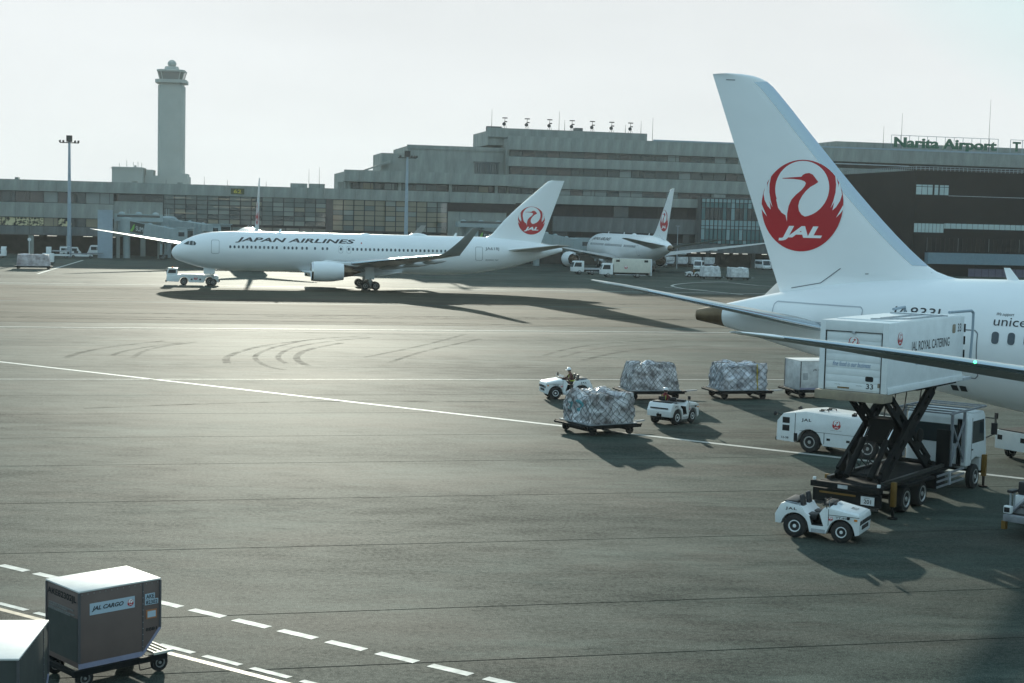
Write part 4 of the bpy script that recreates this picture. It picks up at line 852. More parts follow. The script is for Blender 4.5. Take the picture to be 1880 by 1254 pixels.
def tow_tractor(loc, rz, label, number='172', code='TT-81', screen=False, clutter=0):
    t = thing('tow_tractor', loc, rz, label, 'tow tractor', 'airport tow tractors')
    ar = [(-.68 + .44 * math.cos(a), .36 + .44 * math.sin(a)) for a in [math.radians(172 - 164 * i / 10) for i in range(11)]]
    af = [(.80 + .41 * math.cos(a), .33 + .41 * math.sin(a)) for a in [math.radians(166 - 152 * i / 10) for i in range(11)]]
    prof = [(-1.30, .42)] + ar + [(-.20, .24), (.32, .24)] + af + [(1.24, .27), (1.36, .31), (1.38, .78), (1.34, .90), (.36, 1.06), (.24, 1.04), (.10, .86), (.24, .46), (-.14, .46), (-.22, .74), (-.36, .84), (-.46, 1.0), (-1.02, 1.09), (-1.14, 1.04), (-1.32, .70)]
    MB().prism(prof, 'y', -.68, .68).build('body', M_vw, t, bevel=.012)
    MB().box(-1.05, 1.15, -.42, .42, .22, .62).build('chassis', M_blk, t)
    MB().hexa([(.40, -.64, 1.035), (1.33, -.62, .885), (1.33, .62, .885), (.40, .64, 1.035)], [(.43, -.58, 1.10), (1.30, -.55, .945), (1.30, .55, .945), (.43, .58, 1.10)]).build('hood', M_vw, t, bevel=.012)
    [MB().box(.40, 1.36, y - .005, y + .005, .835, .85).build('hood_seam', M_dark, t) for y in (-.682, .682)]; [MB().box(-.14, .30, y - .012, y + .012, .245, .36).build('sill_plate', M_vg, t) for y in (-.676, .676)]; [MB().box(.385, .40, y - .005, y + .005, .50, 1.02).build('panel_gap', M_dark, t) for y in (-.682, .682)]
    MB().box(-.16, .22, -.66, .66, .455, .475).build('floor_mat', M_dark, t); MB().box(-.12, .20, -.14, .14, .476, .80).build('centre_console', M_dark, t, bevel=.02)
    MB().hexa([(.205, -.66, .48), (.235, -.66, .48), (.235, .66, .48), (.205, .66, .48)], [(.072, -.66, .85), (.10, -.66, .86), (.10, .66, .86), (.072, .66, .85)]).build('front_bulkhead', M_dark, t); MB().hexa([(-.138, -.66, .48), (-.12, -.66, .48), (-.12, .66, .48), (-.138, .66, .48)], [(-.218, -.66, .73), (-.20, -.66, .73), (-.20, .66, .73), (-.218, .66, .73)]).build('seat_bulkhead', M_dark, t)
    MB().box(.16, .40, -.5, .5, 1.05, 1.16).build('dashboard', M_vinyl, t, bevel=.03)
    for y in (.32, -.32):
        MB().box(-.42, .0, y - .24, y + .24, .60, .79).build('seat', M_vinyl, t, bevel=.05)
        MB().hexa([(-.52, y - .22, .80), (-.41, y - .22, .78), (-.41, y + .22, .78), (-.52, y + .22, .80)], [(-.62, y - .17, 1.34), (-.53, y - .17, 1.33), (-.53, y + .17, 1.33), (-.62, y + .17, 1.34)]).build('backrest', M_vinyl, t, bevel=.04)
    MB().box(-1.06, -.64, -.55, .55, 1.05, 1.15).build('rear_deck_box', M_vinyl, t, bevel=.04)
    r = MB(); r.tube([(-.98, -.6, 1.0), (-.98, -.6, 1.12), (-.55, -.6, 1.08), (-.55, -.6, .93)], .014, 6); r.tube([(-.98, .6, 1.0), (-.98, .6, 1.12), (-.55, .6, 1.08), (-.55, .6, .93)], .014, 6); r.build('grab_rail', M_steel, t)
    s_ = MB(); s_.cyl((.26, .3, .85), (.06, .3, 1.08), .03, n=8); c = Vector((.05, .3, 1.09)); ax = Vector((-.66, 0, .75)); a = Vector((0, 1, 0)); b_ = ax.cross(a)
    P = [c + (a * math.cos(2 * PI * i / 16) + b_ * math.sin(2 * PI * i / 16)) * .19 for i in range(17)]; s_.tube(P, .016, 6); s_.bar(P[0], P[8], .025); s_.build('steering_wheel', M_vinyl, t)
    for x, rr, w_ in ((-.68, .37, .24), (.80, .335, .20)):
        for y in (-.57, .57): wheel(t, (x, y, rr), rr, w_, .46, 22, rim=M_vw)
    for z0, z1 in ((.44, .56), (.61, .74)): MB().box(1.335, 1.384, -.38, .38, z0, z1).build('grille_slot', M_dark, t)
    for y in (.53, -.53): MB().box(1.33, 1.386, y - .11, y + .11, .60, .74).build('headlamp', M_glassv, t, bevel=.015); MB().box(1.20, 1.30, y * 1.285 - .02, y * 1.285 + .02, .73, .79).build('turn_lamp', M_amber, t)
    MB().lathe((1.02, -.70, .80), NY, [(-.03, .05), (.02, .05), (.03, .03)], 10).build('side_lamp', M_dark, t)
    MB().box(-1.318, -1.29, -.5, .5, .80, .86).build('rear_slot', M_dark, t); h = MB(); h.box(-1.44, -1.26, -.07, .07, .36, .42); h.box(-1.44, -1.26, -.07, .07, .50, .56); h.cyl((-1.40, 0, .34), (-1.40, 0, .62), .025, n=8); h.box(-1.31, -1.27, -.14, .14, .30, .68); h.build('hitch', M_blk, t)
    m = MB(); m.cyl((.40, -.62, 1.0), (.40, -.66, 1.30), .012, n=6); m.build('antenna_rod', M_steel, t)
    m = MB(); m.cyl((.34, -.66, 1.0), (.30, -.72, 1.22), .014, n=6); m.box(.27, .31, -.80, -.66, 1.18, 1.36); m.build('mirror', M_vinyl, t)
    if screen:
        MB().hexa([(.42, -.5, 1.04), (.45, -.5, 1.04), (.45, .5, 1.04), (.42, .5, 1.04)], [(.26, -.46, 1.28), (.28, -.46, 1.28), (.28, .46, 1.28), (.26, .46, 1.28)]).build('windscreen', glass('screen_glass', (.5, .52, .5), .5), t)
    for k in range(clutter):
        x, y = .28 + .1 * (k % 3), -.45 + .28 * k; MB().box(x - .09, x + .12, y - .1, y + .12, 1.0, 1.09 + .05 * (k % 2)).build('stowed_bag', (M_tan, M_vinyl, M_vg)[k % 3], t, bevel=.03)
    for sd in (-1, 1):
        ux = X_ if sd < 0 else NX; y = sd * .681
        flat_text(t, 'JAL', (-.98 if sd < 0 else -.62, y, .855), ux, Z_, .36, .10, M_ink, bold=.03, space=1.25)
        flat_emblem(t, (.46, y, .73), ux, Z_, .075); flat_text(t, code, (.62 if sd < 0 else .95, y, .755), ux, Z_, .33, .055, M_ink, bold=.02)
    flat_text(t, number, (1.14, -.13, .978), Y_, (-.98, 0, .2), .30, .20, M_ink, bold=.01)
    return t
TT = tow_tractor((9.92, 45.95), math.radians(-27.6), 'white open tow tractor with nobody in it behind the catering truck', clutter=3)
TA = tow_tractor((3.08, 81.5), math.radians(194.7), 'white tow tractor pulling three loads, its driver facing the left', '118', 'TT-24', True)
TB = tow_tractor((8.02, 72.2), math.radians(53), 'white tow tractor seen from behind pulling one netted load', '135', 'TT-52')
TF = tow_tractor((34.6, 285.2), math.radians(187), 'tiny white tow tractor with driver near the distant parked airliner', '140', 'TT-33')

# ---- people: one skin mesh each
M_skin = M('skin', (.42, .26, .19), .6); M_jak = M('dark_red_jacket', (.16, .02, .022), .8, var=.2, scale=12); M_trs = M('dark_trousers', (.02, .021, .026), .85)
M_jak2 = M('brown_red_jacket', (.10, .035, .03), .8, var=.2, scale=12); M_boot = M('black_boot', (.012, .012, .012), .6); M_helm = M('white_helmet', (.80, .81, .83), .3); M_vest = M('yellow_green_harness', (.42, .52, .06), .6); M_hair = M('black_hair', (.012, .010, .009), .7)
def person(loc, rz, label, jak, lean=.18, head_turn=0.):
    root = thing('person', loc, rz, label, 'person')
    V, E, R, K = [], [], [], []
    def add(p, r, par=None, k=0):
        V.append(p); R.append(r); K.append(k)
        if par is not None: E.append((par, len(V) - 1))
        return len(V) - 1
    L = lambda h: lean * h
    pel = add((0, 0, .10), (.16, .12), None, 2); b1 = add((L(.15) - .01, 0, .26), (.150, .115), pel, 1); b2 = add((L(.36), 0, .44), (.175, .12), b1, 1); b3 = add((L(.5), 0, .56), (.14, .10), b2, 1)
    nk = add((L(.56) + .015, 0, .63), (.058, .058), b3, 0); jaw = add((L(.62) + .045, 0, .70), (.072, .078), nk, 0); hd = add((L(.7) + .035, 0, .79), (.078, .095), jaw, 0); add((L(.76) + .02, 0, .86), (.06, .07), hd, 0)
    add((L(.66) + .135, 0, .745), (.014, .016), jaw, 0)                                              # nose
    for s in (1, -1):
        sh = add((L(.5), s * .18, .545), (.070, .070), b3, 1); el = add((L(.5) + .17, s * .27, .31), (.052, .052), sh, 1); wr = add((L(.5) + .40, s * .17, .36), (.036, .036), el, 1)
        pm = add((L(.5) + .47, s * .155, .385), (.040, .022), wr, 0)
        for j in range(4):
            k1 = add((L(.5) + .535 - .004 * abs(j - 1), s * (.185 - .021 * j), .395), (.010, .010), pm, 0); k2 = add((L(.5) + .555 - .006 * abs(j - 1), s * (.18 - .020 * j), .365), (.009, .009), k1, 0); add((L(.5) + .535, s * (.175 - .018 * j), .345), (.008, .008), k2, 0)
        th_ = add((L(.5) + .48, s * .112, .37), (.011, .011), pm, 0); add((L(.5) + .515, s * .105, .352), (.009, .009), th_, 0)
        hp = add((.06, s * .09, .09), (.098, .09), pel, 2); kn = add((.42, s * .13, .13), (.072, .072), hp, 2); an = add((.50, s * .12, -.20), (.045, .045), kn, 2); ft = add((.54, s * .12, -.25), (.045, .04), an, 3); add((.68, s * .13, -.262), (.035, .028), ft, 3)
    me = bpy.data.meshes.new('body'); me.from_pydata(V, E, []); ob = bpy.data.objects.new('body', me); COL.objects.link(ob)
    sk = ob.modifiers.new('skin', 'SKIN'); sk.use_smooth_shade = True
    for i, r in enumerate(R): me.skin_vertices[0].data[i].radius = r; me.skin_vertices[0].data[i].use_root = (i == 0)
    sb = ob.modifiers.new('sub', 'SUBSURF'); sb.levels = 1; sb.render_levels = 1
    bpy.context.view_layer.update(); dg = bpy.context.evaluated_depsgraph_get(); m2 = bpy.data.meshes.new_from_object(ob.evaluated_get(dg)); m2.name = 'body'
    bpy.data.objects.remove(ob); m2.materials.clear()
    for m_ in (M_skin, jak, M_trs, M_boot): m2.materials.append(m_)
    VV = [Vector(v) for v in V]
    for p in m2.polygons:
        i = min(range(len(VV)), key=lambda j: (VV[j] - p.center).length - (.06 if K[j] == 1 else 0)); p.material_index = K[i]
    link('body', m2, root)
    hx, hz_ = L(.74) + .035, .80
    h = MB(); h.lathe((hx, 0, hz_ + .01), (.12, 0, 1), [(0, .128), (.03, .130), (.08, .118), (.12, .085), (.145, .04), (.15, .004)], 18); h.prism([(hx + .08, hz_ + .01), (hx + .2, hz_ - .005), (hx + .2, hz_ + .005), (hx + .08, hz_ + .035)], 'y', -.075, .075); h.build('helmet', M_helm, root, smooth=50)
    h = MB(); h.lathe((hx - .02, 0, hz_ - .07), (.05, 0, 1), [(0, .07), (.03, .098), (.085, .106)], 14, caps=False); h.build('hair', M_hair, root, smooth=60)
    v = MB(); v.lathe((L(.18) - .005, 0, .20), (.1, 0, 1), [(0, .175), (.05, .172)], 16, caps=False); v.build('waist_belt', M_vest, root, smooth=60)
    v = MB()
    for s in (1, -1): v.bar((L(.3) - .115, s * .07, .25), (L(.5) - .105, s * .10, .57), .035, .012); v.bar((L(.3) + .12, s * .07, .25), (L(.5) + .105, s * .10, .55), .035, .012)
    v.build('harness', M_vest, root)
    return root
def seat_pos(t, x, y, z=.785):
    rz = t.rotation_euler.z; return (t.location.x + x * math.cos(rz) - y * math.sin(rz), t.location.y + x * math.sin(rz) + y * math.cos(rz), z)
person(seat_pos(TA, -.26, .32), TA.rotation_euler.z, 'driver in brown-red jacket and white helmet leaning over the wheel, facing left', M_jak2, .26)
person(seat_pos(TB, -.26, .32), TB.rotation_euler.z, 'driver in red jacket and white helmet seen from behind', M_jak, .05)
person(seat_pos(TF, -.26, .32), TF.rotation_euler.z, 'far driver in red jacket on the tiny tow tractor', M_jak, .1)

# ---- pallet dollies with netted or wrapped loads
M_wrap = M('crumpled_plastic_wrap', (.42, .39, .41), .25, var=.65, scale=2.6, detail=9, bump=1.0, bscale=5, col2=(.80, .81, .85), contrast=.13)
M_wrapa = M('clear_wrap_over_cartons', (.40, .32, .31), .25, var=.62, scale=1.9, detail=9, bump=1.0, bscale=4, col2=(.84, .85, .89), contrast=.15); M_wrapb = M('bluish_plastic_wrap', (.34, .35, .40), .22, var=.62, scale=1.6, detail=9, bump=1.0, bscale=4.5, col2=(.74, .78, .86), contrast=.17)
M_wrap2 = M('pale_plastic_wrap', (.46, .48, .50), .3, var=.3, scale=1.4, detail=8, bump=.4, bscale=6, col2=(.74, .77, .78), contrast=.22)
M_wrap3 = M('pinkish_wrapped_boxes', (.36, .27, .28), .5, var=.4, scale=1.3, detail=7, bump=.3, col2=(.62, .58, .60), contrast=.2)
M_net = M('cargo_net_cord', (.10, .11, .11), .8); M_teal = M('teal_print', (.10, .33, .38), .6); M_strap = M('yellow_strap', (.50, .38, .05), .6)
def dolly(t, L, W, z=.50, tow=1.2, end=1):
    f = MB(); f.box(-L / 2, L / 2, -W / 2, -W / 2 + .12, z - .16, z); f.box(-L / 2, L / 2, W / 2 - .12, W / 2, z - .16, z); f.box(-L / 2, -L / 2 + .12, -W / 2 + .121, W / 2 - .121, z - .15, z - .003); f.box(L / 2 - .12, L / 2, -W / 2 + .121, W / 2 - .121, z - .15, z - .003)
    for k in range(1, 4): x = -L / 2 + L * k / 4; f.box(x - .04, x + .04, -W / 2 + .121, W / 2 - .121, z - .13, z - .006)
    f.build('dolly_frame', M_blk, t)
    for k in range(9):
        x = -L / 2 + .25 + (L - .5) * k / 8; MB().cyl((x, -W / 2 + .13, z - .045), (x, W / 2 - .13, z - .045), .04, n=8).build('roller', M_steel, t, smooth=40)
    for x in (-L / 2 + .45, L / 2 - .45):
        MB().bar((x, -W / 2 + .2, .2), (x, W / 2 - .2, .2), .08).build('axle', M_blk, t)
        for y in (-W / 2 + .3, W / 2 - .3): wheel(t, (x, y, .2), .2, .14, .5, 14, rim=M_blk)
    b_ = MB(); b_.bar((end * L / 2, .25, .34), (end * (L / 2 + tow), 0, .42), .06); b_.bar((end * L / 2, -.25, .34), (end * (L / 2 + tow), 0, .42), .06); b_.build('tow_bar', M_vg, t)
    for s in (1, -1): MB().box(s * (L / 2 + .0), s * (L / 2 + .18), -W / 2 + .2, W / 2 - .2, z - .10, z - .02).build('end_step', M_blk, t)
def load_surface(L, W, H, seed, taper, rough):
    off = Vector((seed * 7.3, seed * 3.1, seed))
    def f(x, y, z, out=0.):                          # unit box coordinates: x,y in -1..1, z in 0..1
        k = 1 - taper * z ** 1.6
        p = Vector((x * L / 2 * k, y * W / 2 * k, z * H))
        r = Vector((abs(x), abs(y), abs(z * 2 - 1) if z > .5 else 0)); rr = r.length
        if rr > 1.15: p *= 1 - .05 * (rr - 1.15)
        n = Vector((x ** 5 / L, y ** 5 / W, max(0, z * 2 - 1) ** 5 / H)); n = n.normalized() if n.length > 1e-6 else Vector((0, 0, 1))
        d = noise.noise(p * 1.6 + off) * rough + noise.noise(p * 4.2 + off) * rough * .7 + noise.noise(p * 9 + off) * rough * .25 + noise.noise(Vector((p.x * 1.1, p.y * 1.1, 3)) + off) * .26 * max(0, z * 2 - 1)
        return p + n * (d + out)
    return f
def cargo(loc, rz, L, W, H, label, name='cargo_load', mat=M_wrap, net=True, seed=1, taper=.12, rough=.07, z0=.505, extra=None, group='netted cargo loads on dollies', step=5):
    t = thing(name, (loc[0], loc[1], z0), rz, label, 'cargo', group); S = load_surface(L, W, H, seed, taper, rough); N = 20
    m = MB()
    def patch(fn, nu, nv):
        o = len(m.v); m.v += [tuple(fn(i / nu, j / nv)) for j in range(nv + 1) for i in range(nu + 1)]
        for j in range(nv):
            for i in range(nu): a = o + j * (nu + 1) + i; m.f.append([a, a + 1, a + nu + 2, a + nu + 1]); m.m.append(0)
    patch(lambda u, v: S(2 * u - 1, -1, v), N, N); patch(lambda u, v: S(1, 2 * u - 1, v), N, N); patch(lambda u, v: S(1 - 2 * u, 1, v), N, N); patch(lambda u, v: S(-1, 1 - 2 * u, v), N, N); patch(lambda u, v: S(2 * u - 1, 2 * v - 1, 1), N, N)
    m.build('wrapped_goods', mat, t, smooth=60, recalc=False)
    MB().box(-L / 2 - .08, L / 2 + .08, -W / 2 - .08, W / 2 + .08, 0, .03).build('pallet_sheet', M_steel, t)
    if net:
        nb = MB(); c = step
        def line(fn, a, b_, n=6):
            P = [fn(min(1, max(0, lerp(a[0], b_[0], k / n) + .045 * noise.noise(Vector((a[0] * 9 + k, b_[0] * 7, seed))))), min(1, max(0, lerp(a[1], b_[1], k / n) + .05 * noise.noise(Vector((k * .8, a[0] * 5, seed + 4)))))) for k in range(n + 1)]
            for p, q_ in zip(P[:-1], P[1:]): nb.bar(p, q_, .016)
        for fn, asp in ((lambda u, v: S(2 * u - 1, -1, v, .02), L / H), (lambda u, v: S(1, 2 * u - 1, v, .02), W / H), (lambda u, v: S(1 - 2 * u, 1, v, .02), L / H), (lambda u, v: S(-1, 1 - 2 * u, v, .02), W / H), (lambda u, v: S(2 * u - 1, 2 * v - 1, 1, .02), L / W)):
            nu = max(3, round(c * asp * (1 if fn(0, 0).z < .2 else 1)))
            for k in range(-c, nu + 1):
                for sg in (1, -1):
                    u0, u1, v0, v1 = k / nu, (k + c) / nu, 0., 1.
                    if u0 < 0: v0 = -u0 / (u1 - u0); u0 = 0
                    if u1 > 1: v1 = v0 + (1 - u0) / ((k + c) / nu - k / nu); u1 = 1
                    if u1 - u0 < .02: continue
                    if sg > 0: line(fn, (u0, v0), (u1, v1))
                    else: line(fn, (u0, 1 - v0), (u1, 1 - v1))
        o = nb.build('cargo_net', M_net, t); o['kind'] = 'stuff'
    if extra: extra(t, S)
    return t
def teal(t, S):
    for u0 in (-.35, .25):
        m = MB(); P = [S(-1, u0 + .12 * math.sin(k), .35 + .06 * k, .012) for k in range(8)]; Q = [S(-1, u0 + .22 + .12 * math.sin(k * 1.3), .36 + .06 * k, .012) for k in range(8)]
        for k in range(7): m.quad(P[k], Q[k], Q[k + 1], P[k + 1])
        m.build('printed_wrap', M_teal, t, recalc=False)
def strap(t, S):
    m = MB(); P = [S(.55, -1, k / 10, .03) for k in range(11)]; Q = [S(.60, -1, k / 10, .03) for k in range(11)]
    for k in range(10): m.quad(P[k], Q[k], Q[k + 1], P[k + 1])
    m.build('strap', M_strap, t, recalc=False)
def dolly_thing(loc, rz, L, W, label, **k):
    t = thing('pallet_dolly', loc, rz, label, 'dolly', 'pallet dollies'); dolly(t, L, W, **k); return t
def pair(loc, deg, L, W, H, nm, **k):
    dolly_thing(loc, math.radians(deg), L + .5, W + .35, 'low flat roller dolly under the ' + nm); cargo(loc, math.radians(deg), L, W, H, k.pop('label'), **k)
pair((4.10, 68.33), 31, 2.45, 2.5, 1.38, 'nearest netted load with teal print', label='nearest netted load, teal print on its left end, towed by the red-jacketed driver', seed=1, extra=teal, mat=M_wrapa, taper=.07, rough=.13, step=4)
pair((7.80, 82.5), 15.5, 2.85, 2.0, 1.50, 'netted load with narrow tapered top', label='netted load tapering to a narrow top, directly behind the left-facing tractor', seed=2, taper=.20, rough=.09)
pair((12.95, 83.8), 16, 2.75, 2.0, 1.50, 'netted load with a yellow strap', label='netted load with a yellow strap, middle of the three in tow', seed=5, taper=.06, rough=.13, extra=strap, mat=M_wrapb, step=4)
pair((36.9, 277.0), 12, 3.5, 2.3, 1.85, 'far rounded white load', label='far rounded white wrapped load beside a square one', mat=M_wrap2, net=False, seed=4, taper=.10, rough=.12)
pair((42.0, 276.4), 12, 3.6, 2.3, 1.75, 'far square white load', label='far square-edged white wrapped load, right one of the pair', mat=M_wrap2, net=False, seed=8, taper=.03, rough=.05)
pair((-80.0, 245.6), 12, 5.2, 2.4, 1.9, 'pinkish load by the left concourse', label='pinkish wrapped load on a dolly in front of the left concourse', mat=M_wrap3, net=False, seed=6, taper=.05, rough=.1)

# ---- air cargo containers
M_uld = M('dull_aluminium_panel', (.150, .105, .092), .55, .0, var=.12, scale=1.5, detail=6)
M_uldw = M('white_container_top', (.60, .59, .57), .6, var=.14, scale=1.6, detail=6)
M_uldg = M('dark_container_door', (.045, .05, .045), .6, var=.2, scale=2)
M_uldp = M('grey_corner_post', (.085, .08, .085), .6, var=.2); M_edge = M('lilac_grey_edge', (.26, .26, .36), .5, var=.15); M_lab = M('pale_label', (.44, .54, .62), .5); M_lab2 = M('grey_print', (.17, .17, .165), .7, var=.5, scale=30); M_org = M('orange_placard', (.42, .17, .07), .6)
def container(loc, rz, label, L=1.85, W=1.37, H=1.57, z0=.42, cut=.42, cutz=.55, name='cargo_container', marks=True, side=M_uld):
    t = thing(name, (loc[0], loc[1], z0), rz, label, 'container', 'air cargo containers')
    prof = [(-L / 2, 0), (L / 2 - cut, 0), (L / 2, cutz), (L / 2, H), (-L / 2, H)]
    MB().prism(prof, 'y', -W / 2, W / 2).build('shell', side, t, bevel=.012)
    MB().box(-L / 2 - .02, L / 2 + .015, -W / 2 - .02, W / 2 + .02, H - .004, H + .03).build('roof_panel', M_uldw, t, bevel=.008)
    e = MB(); e.box(-L / 2 - .012, L / 2 - cut, -W / 2 - .016, -W / 2 + .02, -.004, .10); e.box(-L / 2 - .012, L / 2 - cut, W / 2 - .02, W / 2 + .016, -.004, .10); e.bar((L / 2 - cut, -W / 2 - .006, .03), (L / 2 + .005, -W / 2 - .006, cutz), .03, .05); e.build('edge_rail', M_edge, t)
    for x in (-L / 2, L / 2):
        for y in (-W / 2, W / 2): MB().box(x - .022, x + .022, y - .022, y + .022, .11 if x < 0 else cutz, H - .006).build('corner_post', M_uldp, t)
    MB().box(L / 2 - .42, L / 2 - .395, -W / 2 - .012, -W / 2 + .01, .11, H - .006).build('door_post', M_uldp, t)
    rv_ = MB()
    for k in range(14): rv_.cyl((-L / 2 + .06 + k * (L - .12) / 13, -W / 2 - .004, H - .05), (-L / 2 + .06 + k * (L - .12) / 13, -W / 2, H - .05), .009, n=6)
    for k in range(10): rv_.cyl((L / 2 - .408, -W / 2 - .018, .2 + k * .13), (L / 2 - .408, -W / 2 - .012, .2 + k * .13), .009, n=6)
    rv_.build('rivets', M_steel, t)['kind'] = 'stuff'
    if marks:
        MB().box(-L / 2 - .013, -L / 2 + .01, -W / 2 + .06, W / 2 - .06, .12, H - .55).build('door_curtain', M_uldg, t)
        flat_text(t, 'AKE82302JL', (-L / 2 - .014, W / 2 - .07, H - .27), NY, Z_, W - .16, .17, M_dark, bold=.02)
        flat_text(t, 'J', (-L / 2 - .014, -W / 2 + .20, H - .27), NY, Z_, .001, .17, M_dark)
        for k, (w_, z) in enumerate(((1.05, .40), (.8, .44), (1.1, .49), (.9, .525))): MB().box(-L / 2 - .016, -L / 2 + .01, W / 2 - .1 - w_, W / 2 - .1, H - z - .022, H - z).build('small_print_line', M_lab2, t)
        p = MB().box(-L / 2 + .23, L / 2 - .60, -W / 2 - .010, -W / 2 + .01, H - .50, H - .26).build('name_board', M_lab, t)
        flat_text(p, 'JAL CARGO', (-L / 2 + .27, -W / 2 - .011, H - .435), X_, Z_, .72, .115, M_ink, shear=.3, bold=.03); flat_emblem(p, (L / 2 - .70, -W / 2 - .011, H - .38), X_, Z_, .075)
        q_ = MB().box(L / 2 - .36, L / 2 - .13, -W / 2 - .012, -W / 2 + .01, H - .38, H - .265).build('code_label', M_lab, t); flat_text(q_, 'AKE', (L / 2 - .34, -W / 2 - .013, H - .365), X_, Z_, .19, .085, M_ink, bold=.02)
        q_ = MB().box(L / 2 - .36, L / 2 - .05, -W / 2 - .012, -W / 2 + .01, H - .50, H - .39).build('code_label', M_lab, t); flat_text(q_, '82302', (L / 2 - .34, -W / 2 - .013, H - .485), X_, Z_, .27, .08, M_ink, bold=.02)
        q_ = MB().box(L / 2 - .33, L / 2 - .08, -W / 2 - .012, -W / 2 + .01, H - .80, H - .61).build('document_holder', M_org, t); MB().box(L / 2 - .30, L / 2 - .11, -W / 2 - .016, -W / 2, H - .77, H - .64).build('document', M_lab, q_)
        flat_text(t, '8881', (L / 2 - .34, -W / 2 - .005, H - 1.06), X_, Z_, .26, .07, M_dark, bold=.02)
    return t
def uld_dolly(loc, rz, L, W, label, z=.40):
    t = thing('container_dolly', loc, rz, label, 'dolly', 'container dollies')
    f = MB(); f.box(-L / 2, L / 2, -W / 2, -W / 2 + .09, z - .12, z); f.box(-L / 2, L / 2, W / 2 - .09, W / 2, z - .12, z)
    for k in range(6): x = -L / 2 + .05 + (L - .1) * k / 5; f.box(x - .04, x + .04, -W / 2 + .091, W / 2 - .091, z - .11, z - .004)
    f.build('dolly_frame', M_blk, t)
    e = MB(); x = L / 2
    for k in range(4): e.box(x - .30 + k * .12, x - .25 + k * .12, -W / 2 + .05, W / 2 - .05, z + .004, z + .05)
    e.box(x - .32, x + .14, -W / 2 + .0, -W / 2 + .06, z + .003, z + .052); e.box(x - .32, x + .14, W / 2 - .06, W / 2, z + .003, z + .052); e.build('roller_deck_end', M('worn_cream_paint', (.55, .54, .47), .6, var=.2, scale=5), t)
    for xx in (-L / 2 + .3, L / 2 - .12):
        for y in (-W / 2 + .14, W / 2 - .14): wheel(t, (xx, y, .19), .19, .12, .5, 18)
        MB().bar((xx, -W / 2 + .2, .19), (xx, W / 2 - .2, .19), .06).build('axle', M_blk, t)
    h = MB(); h.tube([(L / 2 - .7, -W / 2 - .02, z - .06), (L / 2 - .7, -W / 2 - .08, z - .22), (L / 2 - .4, -W / 2 - .08, z - .22), (L / 2 - .4, -W / 2 - .02, z - .06)], .012, 6); h.build('brake_handle', M_blk, t)
    return t
RK = math.radians(44.6)
container((-8.41, 30.29), RK, 'brownish grey cargo container with white roof at the lower left'); uld_dolly((-8.41, 30.29), RK, 2.15, 1.5, 'container dolly under the brownish grey container')
fwd, lf = Vector((math.cos(RK), math.sin(RK))), Vector((-math.sin(RK), math.cos(RK)))
c2 = Vector((-9.19, 25.81)); container(c2, math.radians(96), 'white-roofed container cut off by the lower left corner of the picture', 2.43, 1.5, 1.55, .42, marks=False, side=M_uldg); uld_dolly(c2, math.radians(96), 2.5, 1.55, 'container dolly at the very corner under the cut-off container')
ct = container((17.55, 85.3), math.radians(16), 'pale wrapped container last in the towed line beside the catering truck', 2.6, 2.0, 1.62, .51, .5, .55, marks=False, side=M_wrap2)
flat_text(ct, 'JAL CARGO', (-.55, -1.002, 1.05), X_, Z_, 1.0, .14, M_ink, shear=.3, bold=.02); MB().box(-1.15, -.85, -1.012, -.98, .55, .95).build('document', M_vg, ct)
dolly_thing((17.55, 85.3), math.radians(16), 3.1, 2.35, 'low flat roller dolly under the pale container')
# ---- catering truck with raised box
ca = math.radians(53.2); ct = thing('catering_truck', (13.47, 51.71), ca, 'catering truck, white box raised on black scissor lift beside the near airliner', 'truck')
L, W, H, Z0 = 6.94, 2.42, 2.34, 4.31
bx = MB().box(-L / 2, L / 2, -W / 2, W / 2, Z0, Z0 + H).build('cargo_box', M_vw, ct, bevel=.03)
fr = MB(); x = -L / 2
for y in (-W / 2 + .1, W / 2 - .1): fr.box(x - .04, x - .002, y - .10, y + .10, Z0, Z0 + H)
fr.box(x - .04, x - .002, -W / 2 + .201, W / 2 - .201, Z0 + H - .34, Z0 + H); fr.build('door_frame', M_vw, bx, bevel=.01)
for k in range(8): z = Z0 + .06 + k * .235; MB().box(x - .024, x - .002, -W / 2 + .24, W / 2 - .24, z, z + .228).build('shutter_slat', M_vw, bx, bevel=.004)
MB().box(x - .045, x - .002, -W / 2 + .201, -W / 2 + .225, Z0, Z0 + H - .35).build('door_gap', M_dark, bx); MB().box(x - .045, x - .002, W / 2 - .225, W / 2 - .201, Z0, Z0 + H - .35).build('door_gap', M_dark, bx); MB().box(x - .046, x - .002, -W / 2 + .2, W / 2 - .2, Z0 + H - .365, Z0 + H - .345).build('door_gap', M_dark, bx)
MB().box(x - .07, x - .003, -.05, .05, Z0 + H - .42, Z0 + H - .33).build('door_latch', M_vg, bx)
MB().box(x - .30, x + .5, -W / 2 - .01, W / 2 + .01, Z0 - .30, Z0 - .003).build('rear_bumper', M_rust, ct, bevel=.02)
MB().box(x + .05, L / 2, -W / 2 - .035, -W / 2 - .004, Z0 - .02, Z0 + .20).build('side_skirt', M_vw, bx, bevel=.01); MB().box(x + .05, L / 2, W / 2 + .004, W / 2 + .035, Z0 - .02, Z0 + .20).build('side_skirt', M_vw, bx)
MB().box(-.3, L / 2, -W / 2 + .2, W / 2 - .2, Z0 - .14, Z0 - .003).build('underframe', M_blk, ct); MB().box(x + .5, -.32, -W / 2 + .25, W / 2 - .25, Z0 - .12, Z0 - .004).build('underframe', M_blk, ct)
rr = MB(); zt = Z0 + H
for y in (-.95, -.2): rr.bar((-1.8 if y > -.5 else -1.0, y, zt + .06), (1.9, y, zt + .06), .05)
